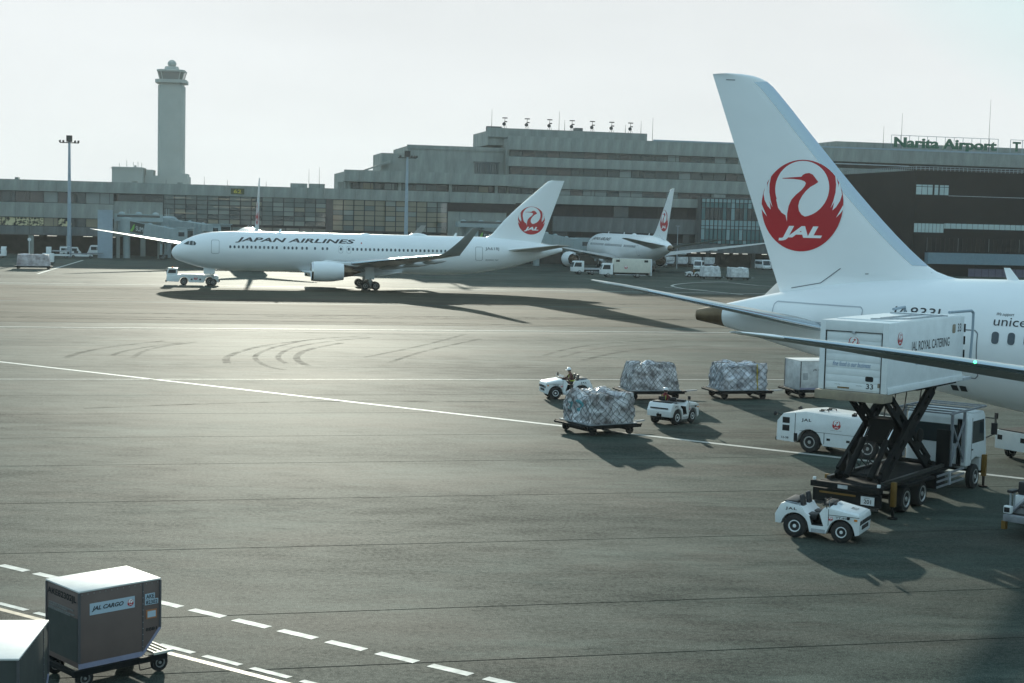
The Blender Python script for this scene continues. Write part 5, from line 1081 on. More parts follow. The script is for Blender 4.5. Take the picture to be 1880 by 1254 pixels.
rr.bar((-2.4, -.1, zt + .05), (-1.0, -.95, zt + .05), .05); rr.bar((1.9, -1.15, zt + .05), (1.9, 1.0, zt + .05), .05); rr.build('roof_rail', M_vg, bx)
MB().box(-2.5, 3.3, -W / 2 + .05, W / 2 - .1, zt + .003, zt + .03).build('roof_panel', M_vw, bx)
hd = MB(); hd.tube([(2.3, -1.05, zt + .16), (3.95, -1.28, zt + .18), (4.1, -1.30, zt + .10), (4.05, -1.32, zt - .5), (3.85, -1.33, Z0 + .35)], .05, 8); hd.build('canopy_frame', M_mast, ct); hd = MB(); hd.tube([(2.3, 1.05, zt + .16), (3.95, 1.28, zt + .18), (4.05, 1.3, zt - .5), (3.85, 1.33, Z0 + .35)], .05, 8); hd.build('canopy_frame', M_mast, ct)
MB().box(L / 2 + .004, L / 2 + 1.3, -W / 2 + .1, W / 2 - .1, Z0 - .08, Z0 + .02).build('bridge_platform', M_vg, ct)
g2 = MB()
for z in (.3, .8, 1.3, 1.75): g2.box(L / 2 + .01, L / 2 + .07, -W / 2 - .03, -W / 2 + .05, Z0 + z, Z0 + z + .3)
g2.build('door_hinge', M_blk, ct)
flat_emblem(bx, (x - .027, .0, Z0 + H - .72), NY, Z_, .20); flat_text(bx, 'JAPAN AIRLINES', (x - .027, .21, Z0 + H - 1.0), NY, Z_, .42, .03, M_ink)
flat_text(bx, 'fine food is our business', (x - .027, .72, Z0 + .82), NY, Z_, 1.35, .16, M_blue, shear=.35)
oval(bx, (x - .027, -.60, Z0 + .45), NY, Z_, .14, .085, M_dark); flat_text(bx, '33', (x - .027, -.50, Z0 + .12), NY, Z_, .25, .17, M_ink, bold=.015)
MB().box(x - .03, x - .02, .1, .52, Z0 + .075, Z0 + .125).build('warning_sticker', M_ylw, bx); MB().box(x - .04, x - .002, -.97, -.90, Z0 + .19, Z0 + .33).build('marker_lamp', M_rust, bx)
for yy, w_ in ((.62, .2), (-.15, .2)): flat_text(bx, 'STAND CLEAR', (x - .027, yy, Z0 + .19), NY, Z_, w_, .025, M_ink)
sy = -W / 2 - .001
flat_emblem(bx, (-L / 2 + .95, sy, Z0 + H - .55), X_, Z_, .22); flat_text(bx, 'JAPAN AIRLINES', (-L / 2 + .70, sy, Z0 + H - .86), X_, Z_, .5, .03, M_ink)
flat_text(bx, 'JAL ROYAL CATERING', (-L / 2 + 1.95, sy, Z0 + 1.22), X_, Z_, 3.55, .42, M_ink, bold=.012); flat_text(bx, 'fine food is our business', (-L / 2 + 2.4, sy, Z0 + .82), X_, Z_, 2.7, .20, M_blue, shear=.35)
oval(bx, (L / 2 - 1.05, sy, Z0 + H - .42), X_, Z_, .16, .16, M_rust); flat_text(bx, '33', (L / 2 - .68, sy, Z0 + H - .55), X_, Z_, .36, .30, M_ink, bold=.01)
M_mid = M('grey_tube', (.22, .23, .25), .5, var=.2, scale=4); M_dsteel = M('dark_worn_steel', (.05, .052, .05), .35, .4, var=.3, scale=4)
# lift
def sc_arm(a, b_, y, w_=.34, t_=.12):
    m = MB(); a, b_ = Vector((a[0], y, a[1])), Vector((b_[0], y, b_[1])); d = (b_ - a).normalized(); n = Vector((-d.z, 0, d.x)); Lm = (b_ - a).length
    m.bar(a + n * (w_ / 2 - .08), b_ + n * (w_ / 2 - .08), t_, .17); m.bar(a - n * (w_ / 2 - .08), b_ - n * (w_ / 2 - .08), t_, .17)
    for f0, f1 in ((-.04, .10), (.22, .32), (.40, .62), (.70, .80), (.90, 1.04)): m.bar(a + d * (Lm * f0), a + d * (Lm * f1), t_ * .9, w_ - .18)
    return m
for y in (-.78, .78):
    sc_arm((-2.5, 1.35), (1.75, 4.12), y, .50).build('scissor_arm', M_blk, ct); sc_arm((2.0, 1.35), (-2.15, 4.12), y * .80, .50).build('scissor_arm', M_blk, ct)
for p in ((-2.5, 1.35), (2.0, 1.35), (-.3, 2.75), (1.75, 4.1), (-2.15, 4.1)): MB().cyl((p[0], -.85, p[1]), (p[0], .85, p[1]), .08, n=10).build('pivot_shaft', M_blk, ct)
for y in (-.42, .42): MB().cyl((-2.7, y, 1.3), (-1.35, y, 2.45), .11, n=12).build('lift_cylinder', M_blk, ct, smooth=40); MB().cyl((-1.35, y, 2.45), (-.75, y, 2.96), .06, n=10).build('piston_rod', M_chrome, ct, smooth=40)
MB().box(-.9, -.05, -.5, .5, 2.3, 3.15).build('centre_block', M_blk, ct, bevel=.05); MB().lathe((.25, -.95, 2.55), NY, [(0, .25), (.06, .25), (.08, .17)], 16).build('hose_reel', M_blk, ct, smooth=40)
# chassis
c = MB(); c.box(-3.45, 4.35, -.55, -.38, .80, 1.06); c.box(-3.45, 4.35, .38, .55, .80, 1.06); 
for xx in (-3.3, -1.8, -.2, 1.4, 2.8, 4.1): c.box(xx - .08, xx + .08, -.379, .379, .84, 1.03)
c.build('chassis_rail', M_blk, ct)
MB().box(-3.2, 3.6, -1.12, 1.12, 1.07, 1.16).build('subframe_deck', M_blk, ct)
for y in (-.98, .98): MB().box(-2.9, 2.6, y - .06, y + .06, 1.163, 1.27).build('deck_rail', M_dsteel, ct)
MB().box(-3.72, -3.47, -1.25, 1.25, 1.0, 1.20).build('rear_beam', M_blk, ct, bevel=.02); MB().box(-3.60, -3.44, -1.2, 1.2, .52, .95).build('tail_panel', M_blk, ct); MB().box(-3.63, -3.602, -.35, .95, .80, .86).build('reflective_strip', M_ylw, ct)
MB().box(-3.72, -3.56, -1.15, 1.1, .42, .52).build('underrun_bar', M_dsteel, ct)
pl = MB().box(-3.64, -3.61, -1.02, -.55, .58, .86).build('number_plate', M_plate, ct); flat_text(pl, '201', (-3.642, -.66, .63), NY, Z_, .26, .14, M_ink, bold=.02) ; flat_text(pl, 'NARITA', (-3.642, -.66, .795), NY, Z_, .2, .04, M_ink)
for y in (-1.15, 1.15): MB().box(-3.66, -3.56, y - .05, y + .05, 1.205, 1.31).build('corner_lamp', M_vw, ct, bevel=.02)
MB().box(-3.735, -3.722, -.1, .25, 1.04, 1.16).build('maker_plate', M_vg, ct)
for xx in (-1.0, .46):
    for y in (-1.0, 1.0): wheel(ct, (xx, y - math.copysign(.16, y), .47), .47, .52, .55, 24)
    MB().bar((xx, -.8, .47), (xx, .8, .47), .16).build('axle', M_blk, ct)
for y in (-1.06, 1.06): wheel(ct, (5.5, y, .47), .47, .28, .55, 24)
for y in (-1.1, 1.1): MB().prism([(-1.65, .95), (-1.5, 1.06), (1.0, 1.06), (1.12, .95)], 'y', y - .18, y + .18).build('mudguard', M_blk, ct)
for xx, y in ((-2.45, -1.2), (-2.45, 1.2), (6.15, -1.28), (6.15, 1.28)):
    MB().box(xx - .085, xx + .085, y - .085, y + .085, .42, 1.25).build('stabiliser_leg', M_ylw, ct, bevel=.02); p = MB(); p.cyl((xx, y, .04), (xx, y, .42), .05, n=8); p.cyl((xx, y, 0), (xx, y, .05), .17, n=12); p.build('stabiliser_foot', M_blk, ct)
for z in (.55, .75, .95): MB().box(1.55, 4.25, -1.2, -1.16, z - .035, z + .035).build('side_guard_rail', M_mid, ct)
MB().box(2.7, 2.85, -1.215, -1.15, .5, 1.0).build('side_guard_post', M_vg, ct)
MB().box(1.7, 2.6, -1.1, -.6, .45, 1.0).build('fuel_tank', M_blk, ct, bevel=.06); MB().box(2.9, 4.0, .6, 1.1, .45, 1.0).build('tool_box', M_blk, ct, bevel=.04)
hs_ = MB()
for k, y in enumerate((-.62, -.1, .3, .6)): hs_.tube([(-2.6 + .1 * k, y, 1.25), (-1.9, y + .1, 1.75 + .1 * k), (-1.2, y, 1.45), (-.5, y, 2.3), (.4, y * .8, 2.7), (.9, y, 3.4), (1.1, y, 4.1)], .022, 6)
hs_.build('hydraulic_hose', M_vinyl, ct)
for y in (-.9, .9): MB().box(2.7, 2.82, y - .25, y + .25, 1.17, 2.5).build('air_intake', M_blk, ct, bevel=.03)
MB().cyl((4.25, -.95, 1.0), (4.25, -.95, 2.75), .09, n=10).build('exhaust_stack', M_blk, ct, smooth=40)
# cab
cb = MB(); cab = [(4.45, .95), (4.95, .95), (5.02, 1.12), (5.5, 1.22), (5.98, 1.12), (6.05, .62), (6.55, .60), (6.62, 1.35), (6.55, 1.75), (6.32, 2.75), (6.15, 2.92), (4.6, 2.92), (4.45, 2.75)]
cb.prism(cab, 'y', -1.18, 1.18).build('cab', M_vw, ct, bevel=.05, seg=3)
for y in (-1, 1):
    P = [(5.0, 1.78), (6.28, 1.78), (6.17, 2.62), (5.0, 2.62)]; MB().prism(P, 'y', y * 1.172, y * 1.188).build('side_window', M_glassv, ct)
    MB().box(4.93, 4.955, y * 1.172, y * 1.186, 1.15, 2.75).build('door_gap', M_dark, ct); MB().box(4.98, 5.10, y * 1.178, y * 1.20, 1.52, 1.57).build('door_handle', M_vinyl, ct)
    mm = MB(); mm.tube([(6.35, y * 1.17, 2.65), (6.75, y * 1.42, 2.60), (6.75, y * 1.42, 2.0), (6.5, y * 1.17, 1.85)], .022, 6); mm.box(6.68, 6.76, y * 1.30, y * 1.52, 1.98, 2.42); mm.build('mirror', M_vinyl, ct)
    MB().box(6.58, 6.66, y * .78 - .18, y * .78 + .18, .80, 1.0).build('headlamp', M_lip, ct, bevel=.02)
MB().hexa([(6.565, -1.05, 1.72), (6.585, -1.05, 1.72), (6.585, 1.05, 1.72), (6.565, 1.05, 1.72)], [(6.36, -1.0, 2.65), (6.38, -1.0, 2.65), (6.38, 1.0, 2.65), (6.36, 1.0, 2.65)]).build('windscreen', M_glassv, ct)
MB().box(4.42, 4.44, -.9, .9, 1.8, 2.5).build('rear_window', M_glassv, ct); MB().box(6.60, 6.72, -1.2, 1.2, .45, .78).build('bumper', M_blk, ct, bevel=.03); MB().box(5.0, 6.0, -1.19, 1.19, 2.925, 2.95).build('roof_cap', M_vw, ct)
rk = MB()
for y in (-1.15, 1.15):
    for xx in (2.9, 4.15): rk.bar((xx, y, 1.16), (xx, y, 3.05), .09)
    rk.bar((2.9, y, 1.3), (4.15, y, 2.7), .06); rk.bar((4.15, y, 1.3), (2.9, y, 2.7), .06); rk.bar((2.7, y, 3.09), (6.4, y, 3.09), .07)
for xx in (2.75, 3.4, 4.2, 5.0, 5.8, 6.4): rk.bar((xx, -1.15, 3.1), (xx, 1.15, 3.1), .05)
rk.build('cab_guard_rack', M_mid, ct)

# ---- long low white service vehicle behind the lift
sv = thing('service_tractor', (14.5, 63.7), math.radians(-36 + 180), 'long low white service tractor half hidden behind the scissor lift', 'tractor')
Ls, Ws = 5.2, 2.3
arc1 = [(1.05 + .56 * math.cos(a), .46 + .56 * math.sin(a)) for a in [math.radians(8 + 164 * i / 10) for i in range(11)]]; arc2 = [(-1.6 + .56 * math.cos(a), .46 + .56 * math.sin(a)) for a in [math.radians(8 + 164 * i / 10) for i in range(11)]]
pf = [(2.6, .42), (2.58, 1.28), (2.3, 1.62), (1.25, 1.78), (-2.3, 1.62), (-2.55, 1.5), (-2.6, .40), (-2.2, .38)] + arc2[::-1] + [(-.95, .36), (.4, .36)] + arc1[::-1] + [(1.75, .38)]
MB().prism(pf, 'y', -Ws / 2, Ws / 2).build('body', M_vw, sv, bevel=.04)
MB().box(-2.3, 1.2, -Ws / 2 + .3, Ws / 2 - .3, 1.55, 1.70).build('deck_cover', M_vw, sv, bevel=.03); MB().box(-2.4, 2.4, -.8, .8, .35, .9).build('chassis', M_blk, sv)
for y in (1, -1):
    yy = y * (Ws / 2)
    for z in (.86, 1.20): MB().box(1.98, 2.32, yy - y * .02, yy + y * .012, z, z + .26).build('vent', M_dark, sv, bevel=.02)
    for xx, z0, z1 in ((1.72, .42, 1.66), (.35, .45, .95)): MB().box(xx - .012, xx + .012, yy - y * .02, yy + y * .006, z0, z1).build('panel_gap', M_dark, sv)
    MB().box(-2.5, 1.5, yy - y * .02, yy + y * .005, .93, .945).build('panel_gap', M_dark, sv); MB().box(1.60, 1.76, yy - y * .02, yy + y * .01, .45, .80).build('step_recess', M_dark, sv)
    ux = NX if y > 0 else X_
    flat_text(sv, 'JAL', (1.42 if y > 0 else .95, yy + y * .001, 1.32), ux, Z_, .46, .16, M_ink, bold=.03, space=1.2); flat_emblem(sv, (-.20, yy + y * .001, 1.34), ux, Z_, .20); flat_text(sv, 'JAPAN AIRLINES', (.06 if y > 0 else -.44, yy + y * .001, 1.07), ux, Z_, .5, .03, M_ink)
    for xx in (.15, -.75): MB().box(xx - .08, xx + .08, yy - y * .02, yy + y * .008, .62, .72).build('latch', M_dark, sv)
    for xx in (1.05, -1.6): wheel(sv, (xx, y * (Ws / 2 - .2), .46), .46, .32, .5, 24)
    o = MB(); o.cyl((2.35, yy - y * .1, 1.5), (2.62, yy + y * .12, 1.66), .018, n=6); o.lathe((2.60, yy + y * .06, 1.60), (.2, y, 0), [(0, .09), (.08, .10), (.12, .04)], 12); o.build('mirror', M_vinyl, sv)
    flat_text(sv, '12-38', (2.35 if y > 0 else 2.0, yy + y * .001, .52), ux, Z_, .34, .09, M_ink, bold=.02)
MB().box(2.56, 2.66, -1.1, 1.1, .40, .58).build('bumper', M_blk, sv, bevel=.02)
for xx, yy in ((.9, .3), (.85, -.4), (-.7, .5), (-1.3, .4)): 
    q_ = MB(); q_.tube([(xx, yy, 1.68), (xx, yy, 1.84), (xx - .35, yy, 1.82), (xx - .35, yy, 1.66)], .02, 6); q_.box(xx - .1, xx + .05, yy - .12, yy + .12, 1.70, 1.80); q_.build('deck_fitting', M_blk, sv)

# ---- low tug pulling the twin-jet
tg = thing('pushback_tug', (-43.9, 202.9), PI + .1952, 'low white tug with small front cab under the nose of the towed twin-jet', 'tug')
a1 = [(1.45 + .62 * math.cos(a), .5 + .62 * math.sin(a)) for a in [math.radians(4 + 172 * i / 10) for i in range(11)]]; a2 = [(-2.0 + .66 * math.cos(a), .55 + .66 * math.sin(a)) for a in [math.radians(4 + 172 * i / 10) for i in range(11)]]
MB().prism([(3.75, .5), (3.75, 1.25), (2.3, 1.42), (-2.9, 1.42), (-3.2, 1.2), (-3.25, .42)] + a2[::-1] + [(-1.2, .4), (.75, .4)] + a1[::-1] + [(2.2, .45)], 'y', -1.35, 1.35).build('body', M_vw, tg, bevel=.05)
MB().prism([(3.7, 1.25), (3.78, 1.7), (3.5, 2.25), (2.35, 2.25), (2.3, 1.40)], 'y', -1.15, 1.15).build('cab', M_vw, tg, bevel=.05)
for y in (1, -1): MB().prism([(3.6, 1.62), (3.42, 2.12), (2.5, 2.12), (2.5, 1.62)], 'y', y * 1.14, y * 1.165).build('side_window', M_glassv, tg)
MB().box(3.70, 3.80, -.95, .95, 1.62, 2.1).build('windscreen', M_glassv, tg); MB().box(2.28, 2.32, -.9, .9, 1.6, 2.1).build('rear_window', M_glassv, tg); MB().box(2.3, 3.6, -1.2, 1.2, 2.255, 2.32).build('roof', M_vw, tg, bevel=.02)
for y in (.9, -.9): MB().lathe((3.0, y * 1.2, 2.32), Z_, [(0, .09), (.12, .09), (.17, .04)], 10).build('beacon', M_amber, tg)
MB().box(3.72, 3.9, -1.3, 1.3, .42, .68).build('bumper', M_blk, tg, bevel=.03); MB().box(3.742, 3.77, -1.0, 1.0, .75, 1.0).build('grille', M_dark, tg)
for y in (1.12, -1.12):
    wheel(tg, (1.45, y, .5), .5, .4, .45, 22); wheel(tg, (-2.0, y, .55), .55, .45, .45, 22)
    sg = math.copysign(1, y); flat_emblem(tg, (-.15, sg * 1.351, 1.0), NX if sg > 0 else X_, Z_, .26)
    for xx in (.4, -.75): MB().box(xx - .12, xx + .12, sg * 1.33, sg * 1.36, .72, .92).build('hatch', M_dark, tg)
MB().box(-2.6, -1.3, -.6, .6, 1.43, 2.0).build('nose_cradle', M_vw, tg, bevel=.06); MB().box(-1.2, 1.9, -1.0, 1.0, 1.43, 1.52).build('deck_cover', M_vg, tg); MB().box(-3.4, -3.2, -.5, .5, .5, .9).build('hitch', M_blk, tg)
# ------------------------------------------------------------------ gates and far apron traffic
M_brg = M('pale_green_grey_bridge', (.30, .36, .37), .6, var=.1, scale=.8)
M_brgd = M('bridge_dark_panel', (.02, .028, .026), .4); M_leaf = M('leaf_green', (.16, .42, .06), .5); M_adw = M('ad_white', (.62, .66, .66), .5)
def sbox(m, p0, p1, w_, h_):          # sloping rectangular tube between two centre points
    m.bar(p0, p1, w_, h_)
def jet_bridge(s, d, label, L=13., z0=7.0, z1=5.4, turn=-32, ad=True, link_d=0.):
    rz = GA + math.radians(turn); o = FP(s, d); t = thing('jet_bridge', o, rz, label, 'jet bridge', 'boarding bridges at the gates')
    MB().lathe((0, 0, 0), Z_, [(0, .75), (z0 - 1.5, .75), (z0 - 1.5, 1.9), (z0 + 1.6, 1.9), (z0 + 1.9, 1.5), (z0 + 2.05, .2)], 20).build('rotunda', M_brg, t, smooth=40)
    MB().bar((.5, 0, z0), (L * .55, 0, lerp(z0, z1, .55)), 2.7, 2.6).build('inner_tunnel', M_brg, t); MB().bar((L * .42, 0, lerp(z0, z1, .42)), (L, 0, z1), 3.1, 2.95).build('outer_tunnel', M_brg, t)
    for k in range(6):
        x = L * .46 + L * .5 * k / 5; z = lerp(z0, z1, x / L); MB().box(x - .05, x + .05, -1.62, -1.56, z - 1.5, z + 1.5).build('tunnel_rib', M_steel, t)
    MB().lathe((L + .9, 0, z1 - 1.6), Z_, [(0, 1.9), (.1, 2.1), (3.2, 2.1), (3.35, 1.9)], 20).build('cab_rotunda', M_brg, t, smooth=40)
    MB().box(L + 1.2, L + 3.6, -1.9, 1.9, z1 - 1.55, z1 + 1.55).build('cab', M_brg, t, bevel=.05); MB().box(L + 3.4, L + 3.66, -1.6, 1.6, z1 - 1.2, z1 + 1.2).build('cab_opening', M_brgd, t); MB().box(L + 1.5, L + 3.0, -1.93, -1.88, z1, z1 + .9).build('cab_window', M_glassv, t)
    MB().box(L + .6, L + 3.9, -2.0, 2.0, z1 + 1.6, z1 + 1.8).build('cab_roof', M_brg, t)
    for y in (-1.25, 1.25): MB().cyl((L * .78, y, .9), (L * .78, y, lerp(z0, z1, .78) - 1.4), .26, n=12).build('lift_column', M_brg, t, smooth=40)
    m = MB(); m.box(L * .78 - .35, L * .78 + .35, -1.6, 1.6, .55, .95); m.build('drive_beam', M_blk, t)
    for y in (-1.1, 1.1): wheel(t, (L * .78, y, .5), .5, .45, .5, 16)
    st = MB(); 
    for k in range(9): st.box(L * .86 + k * .24, L * .86 + k * .24 + .26, -2.9, -2.05, .3 + k * .42, .36 + k * .42)
    st.bar((L * .85, -2.95, .3), (L * .86 + 2.1, -2.95, 4.0), .06); st.bar((L * .85, -2.02, .3), (L * .86 + 2.1, -2.02, 4.0), .06); st.build('service_stair', M_steel, t)
    for x in (2.2, L * .5, L * .8): z = lerp(z0, z1, x / L); MB().lathe((x, 0, z + 1.35), Z_, [(0, .5), (.25, .45), (.4, .15)], 12).build('roof_vent', M_brg, t)
    for x in (.2, .9): MB().cyl((x, -.8, z0 + 1.9), (x, -.8, z0 + 3.6), .05, n=6).build('pole', M_brg, t)
    if ad:
        u = Vector((1, 0, (z1 - z0) / L)).normalized(); p = Vector((1.0, -1.36, z0 - 1.2))
        m = MB(); q_ = [p, p + u * 4.2, p + u * 4.2 + Vector((0, 0, 2.3)), p + Vector((0, 0, 2.3))]; m.hexa([q_[0], q_[1], q_[1] + Vector((0, .1, 0)), q_[0] + Vector((0, .1, 0))], [q_[3], q_[2], q_[2] + Vector((0, .1, 0)), q_[3] + Vector((0, .1, 0))]); a = m.build('advert_panel', M_brgd, t)
        lf_ = [(.35, .25), (.75, .15), (1.25, .9), (1.35, 1.9), (1.0, 1.55), (.75, 1.0)]; decal([(lf_, [tuple(range(6))], 0, 0)], plane_map(p, u, Z_), 'leaf_mark', [M_leaf], a)
        v, f = text_fit('SUMC', 2.3, 1.0, bold=.0); decal([([(x + 1.6, y + .55) for x, y in v], f, 0, 0)], plane_map(p, u, Z_), 'advert_lettering', [M_adw], a)
    return t
jet_bridge(-88.5, -15, 'boarding bridge with leaf advert panel beyond the left wing tip of the hidden airliner', 10.5, 6.9, 5.0, -20)
jet_bridge(-80, -5, 'plain boarding bridge reaching behind the nose of the towed twin-jet', 12, 7.2, 6.0, -38, False)
jet_bridge(-13.2, -15, 'boarding bridge with leaf advert panel above the tail of the towed twin-jet', 11, 6.9, 5.2, -8)
jet_bridge(1.5, -16, 'boarding bridge ending at the distant parked airliner', 8.5, 6.4, 4.8, -6, False)
def link_corridor(s0, s1, d, z0, z1, label):
    t = thing('link_corridor', FP(s0, d), GA, label, 'corridor'); MB().box(0, s1 - s0, -1.4, 1.4, z0, z1).build('corridor_wall', M_brg, t)
    for k in range(3): MB().lathe((1.5 + k * (s1 - s0 - 3) / 2, 0, z1), Z_, [(0, .7), (.25, .62), (.42, .1)], 14).build('roof_vent', M_brg, t)
    MB().box(.6, s1 - s0 - .6, -1.43, -1.39, z0 + .9, z0 + 1.35).build('window', M_gl[0], t); MB().box(.4, 1.1, -.4, .4, 0, z0).build('column', M_conc, t); MB().box(s1 - s0 - 1.1, s1 - s0 - .4, -.4, .4, 0, z0).build('column', M_conc, t)
    MB().box((s1 - s0) / 2 - 1.3, (s1 - s0) / 2 + 1.3, 1.4, -d - .5, z0 + .02, z1 - .05).build('branch', M_brg, t)
link_corridor(-91, -81, -15, 7.9, 9.5, 'pale raised corridor beside the left gate')
link_corridor(-17, -6, -16, 8.4, 9.6, 'pale raised corridor above the tail of the towed twin-jet')
st = thing('stair_tower', FP(-92.8, -18), GA, 'plain blue-grey slab tower left of the gate', 'tower'); MB().box(-1.5, 1.5, -.6, 1.6, 0, 10.05).build('wall', M_mast, st); MB().box(-1.6, 1.6, -.7, 1.7, 10.05, 10.2).build('coping', M_mast, st)
# ---- vans and minibuses
def van(loc, rz, label, L=4.4, W=1.75, H=1.95, group='white vans', bus=False):
    t = thing('van' if not bus else 'minibus', loc, rz, label, 'van' if not bus else 'minibus', group); f = L / 2
    wa = lambda c: [(c + .36 * math.cos(a), .33 + .36 * math.sin(a)) for a in [math.radians(172 - 164 * i / 6) for i in range(7)]]
    P = [(-f, .32)] + wa(-f + .85) + wa(f - .85) + [(f, .34), (f + .02, .85), (f - .15, 1.05), (f - .62, H - .1), (f - .8, H), (-f + .12, H), (-f, H - .15)]
    MB().prism(P, 'y', -W / 2, W / 2).build('body', M_vw, t, bevel=.05)
    n = 3 if not bus else 5; x0, x1 = -f + .25, f - .75
    for k in range(n):
        a = lerp(x0, x1, k / n) + .04; b_ = lerp(x0, x1, (k + 1) / n) - .04
        for y in (-1, 1): MB().box(a, b_, y * (W / 2 - .02), y * (W / 2 + .008), H * .56, H * .86).build('side_window', M_glassv, t)
    MB().hexa([(f - .15, -W / 2 + .1, 1.08), (f - .13, -W / 2 + .1, 1.08), (f - .13, W / 2 - .1, 1.08), (f - .15, W / 2 - .1, 1.08)], [(f - .6, -W / 2 + .15, H - .16), (f - .58, -W / 2 + .15, H - .16), (f - .58, W / 2 - .15, H - .16), (f - .6, W / 2 - .15, H - .16)]).build('windscreen', M_glassv, t)
    MB().box(-f - .01, -f + .02, -W / 2 + .2, W / 2 - .2, H * .56, H * .86).build('rear_window', M_glassv, t)
    for y in (-1, 1): MB().box(f - .03, f + .03, y * W * .36 - .13, y * W * .36 + .13, .62, .78).build('headlamp', M_lip, t); MB().box(-f - .015, -f + .02, y * W * .42 - .06, y * W * .42 + .06, .7, 1.0).build('tail_lamp', M_red, t)
    for x in (-f + .85, f - .85):
        for y in (-W / 2 + .12, W / 2 - .12): wheel(t, (x, y, .31), .31, .2, .55, 14)
    return t
van((-97.0, 322.5), GA, 'white van parked left of the blue-grey tower, nearer the mast'); van((-91.6, 325.5), GA + PI, 'white van parked directly beside the blue-grey tower', 4.9, 1.8, 2.4)
van((41.5, 331), GA - PI / 2 - .5, 'white van parked under the canopy beside stored containers', 4.2, 1.8, 2.2)
for k in range(3): van(FP(57.2 + k * 2.35, -14 + .3 * k), GA - PI / 2, ['first white minibus, farthest from the near fin, in the row under the canopy', 'middle white minibus of the row under the canopy', 'white minibus nearest the near fin in the row under the canopy'][k], 5.2, 1.95, 2.3, 'minibuses in a row', True)
# ---- far catering truck
def box_truck(loc, rz, label, L=9.2, boxz=.95, boxh=2.55, emblem=True):
    t = thing('catering_truck' if emblem else 'flatbed_truck', loc, rz, label, 'truck'); f = L / 2
    b_ = MB().box(-f, f - 2.35, -1.15, 1.15, boxz, boxz + boxh).build('cargo_box', M('cream_box_paint', (.66, .64, .56), .5, var=.08), t, bevel=.04) if emblem else MB().box(-f, f - 2.0, -1.1, 1.1, boxz, boxz + .35).build('load_bed', M_vg, t, bevel=.03)
    MB().prism([(f - 2.2, .55), (f, .55), (f + .02, 1.3), (f - .35, 2.5), (f - .6, 2.6), (f - 2.2, 2.6)], 'y', -1.12, 1.12).build('cab', M_vw, t, bevel=.06)
    for y in (-1, 1): MB().prism([(f - 1.7, 1.5), (f - .2, 1.5), (f - .5, 2.3), (f - 1.7, 2.3)], 'y', y * 1.11, y * 1.13).build('side_window', M_glassv, t)
    MB().hexa([(f - .02, -1, 1.4), (f, -1, 1.4), (f, 1, 1.4), (f - .02, 1, 1.4)], [(f - .34, -.95, 2.4), (f - .32, -.95, 2.4), (f - .32, .95, 2.4), (f - .34, .95, 2.4)]).build('windscreen', M_glassv, t)
    MB().box(-f + .2, f - 2.0, -.5, .5, .55, .93).build('chassis', M_blk, t); MB().box(-f + .9, f - 2.6, -1.12, -1.06, .5, .62).build('side_guard', M_vg, t); MB().box(-f + .9, f - 2.6, 1.06, 1.12, .5, .62).build('side_guard', M_vg, t)
    for x in (f - 1.3, -f + 2.4):
        for y in (-.98, .98): wheel(t, (x, y, .45), .45, .3, .5, 18)
    if emblem:
        MB().box(-f - .25, -f - .02, -1.2, 1.2, boxz - .5, boxz + boxh).build('tail_lift', M_vw, t, bevel=.03)
        for sd in (-1, 1): flat_emblem(b_, (.0, sd * 1.151, boxz + 1.0), X_ if sd < 0 else NX, Z_, .32); MB().box(-f + .5, -f + 1.2, sd * 1.14, sd * 1.165, boxz + boxh - .6, boxz + boxh - .2).build('vent', M_dark, b_); MB().box(1.2, 1.9, sd * 1.14, sd * 1.165, boxz + boxh - .6, boxz + boxh - .2).build('vent', M_dark, b_)
        for xx in (1.6, -2.9): MB().box(xx - .1, xx + .1, -1.1, -.95, .2, .95).build('stabiliser_leg', M_ylw, t)
    return t
box_truck((20.6, 273.5), PI + .1, 'distant catering truck with cream box in front of the parked airliner'); box_truck((14.2, 285.5), PI + .2, 'small flatbed truck just behind the distant catering truck', 6.2, .9, 1, False)
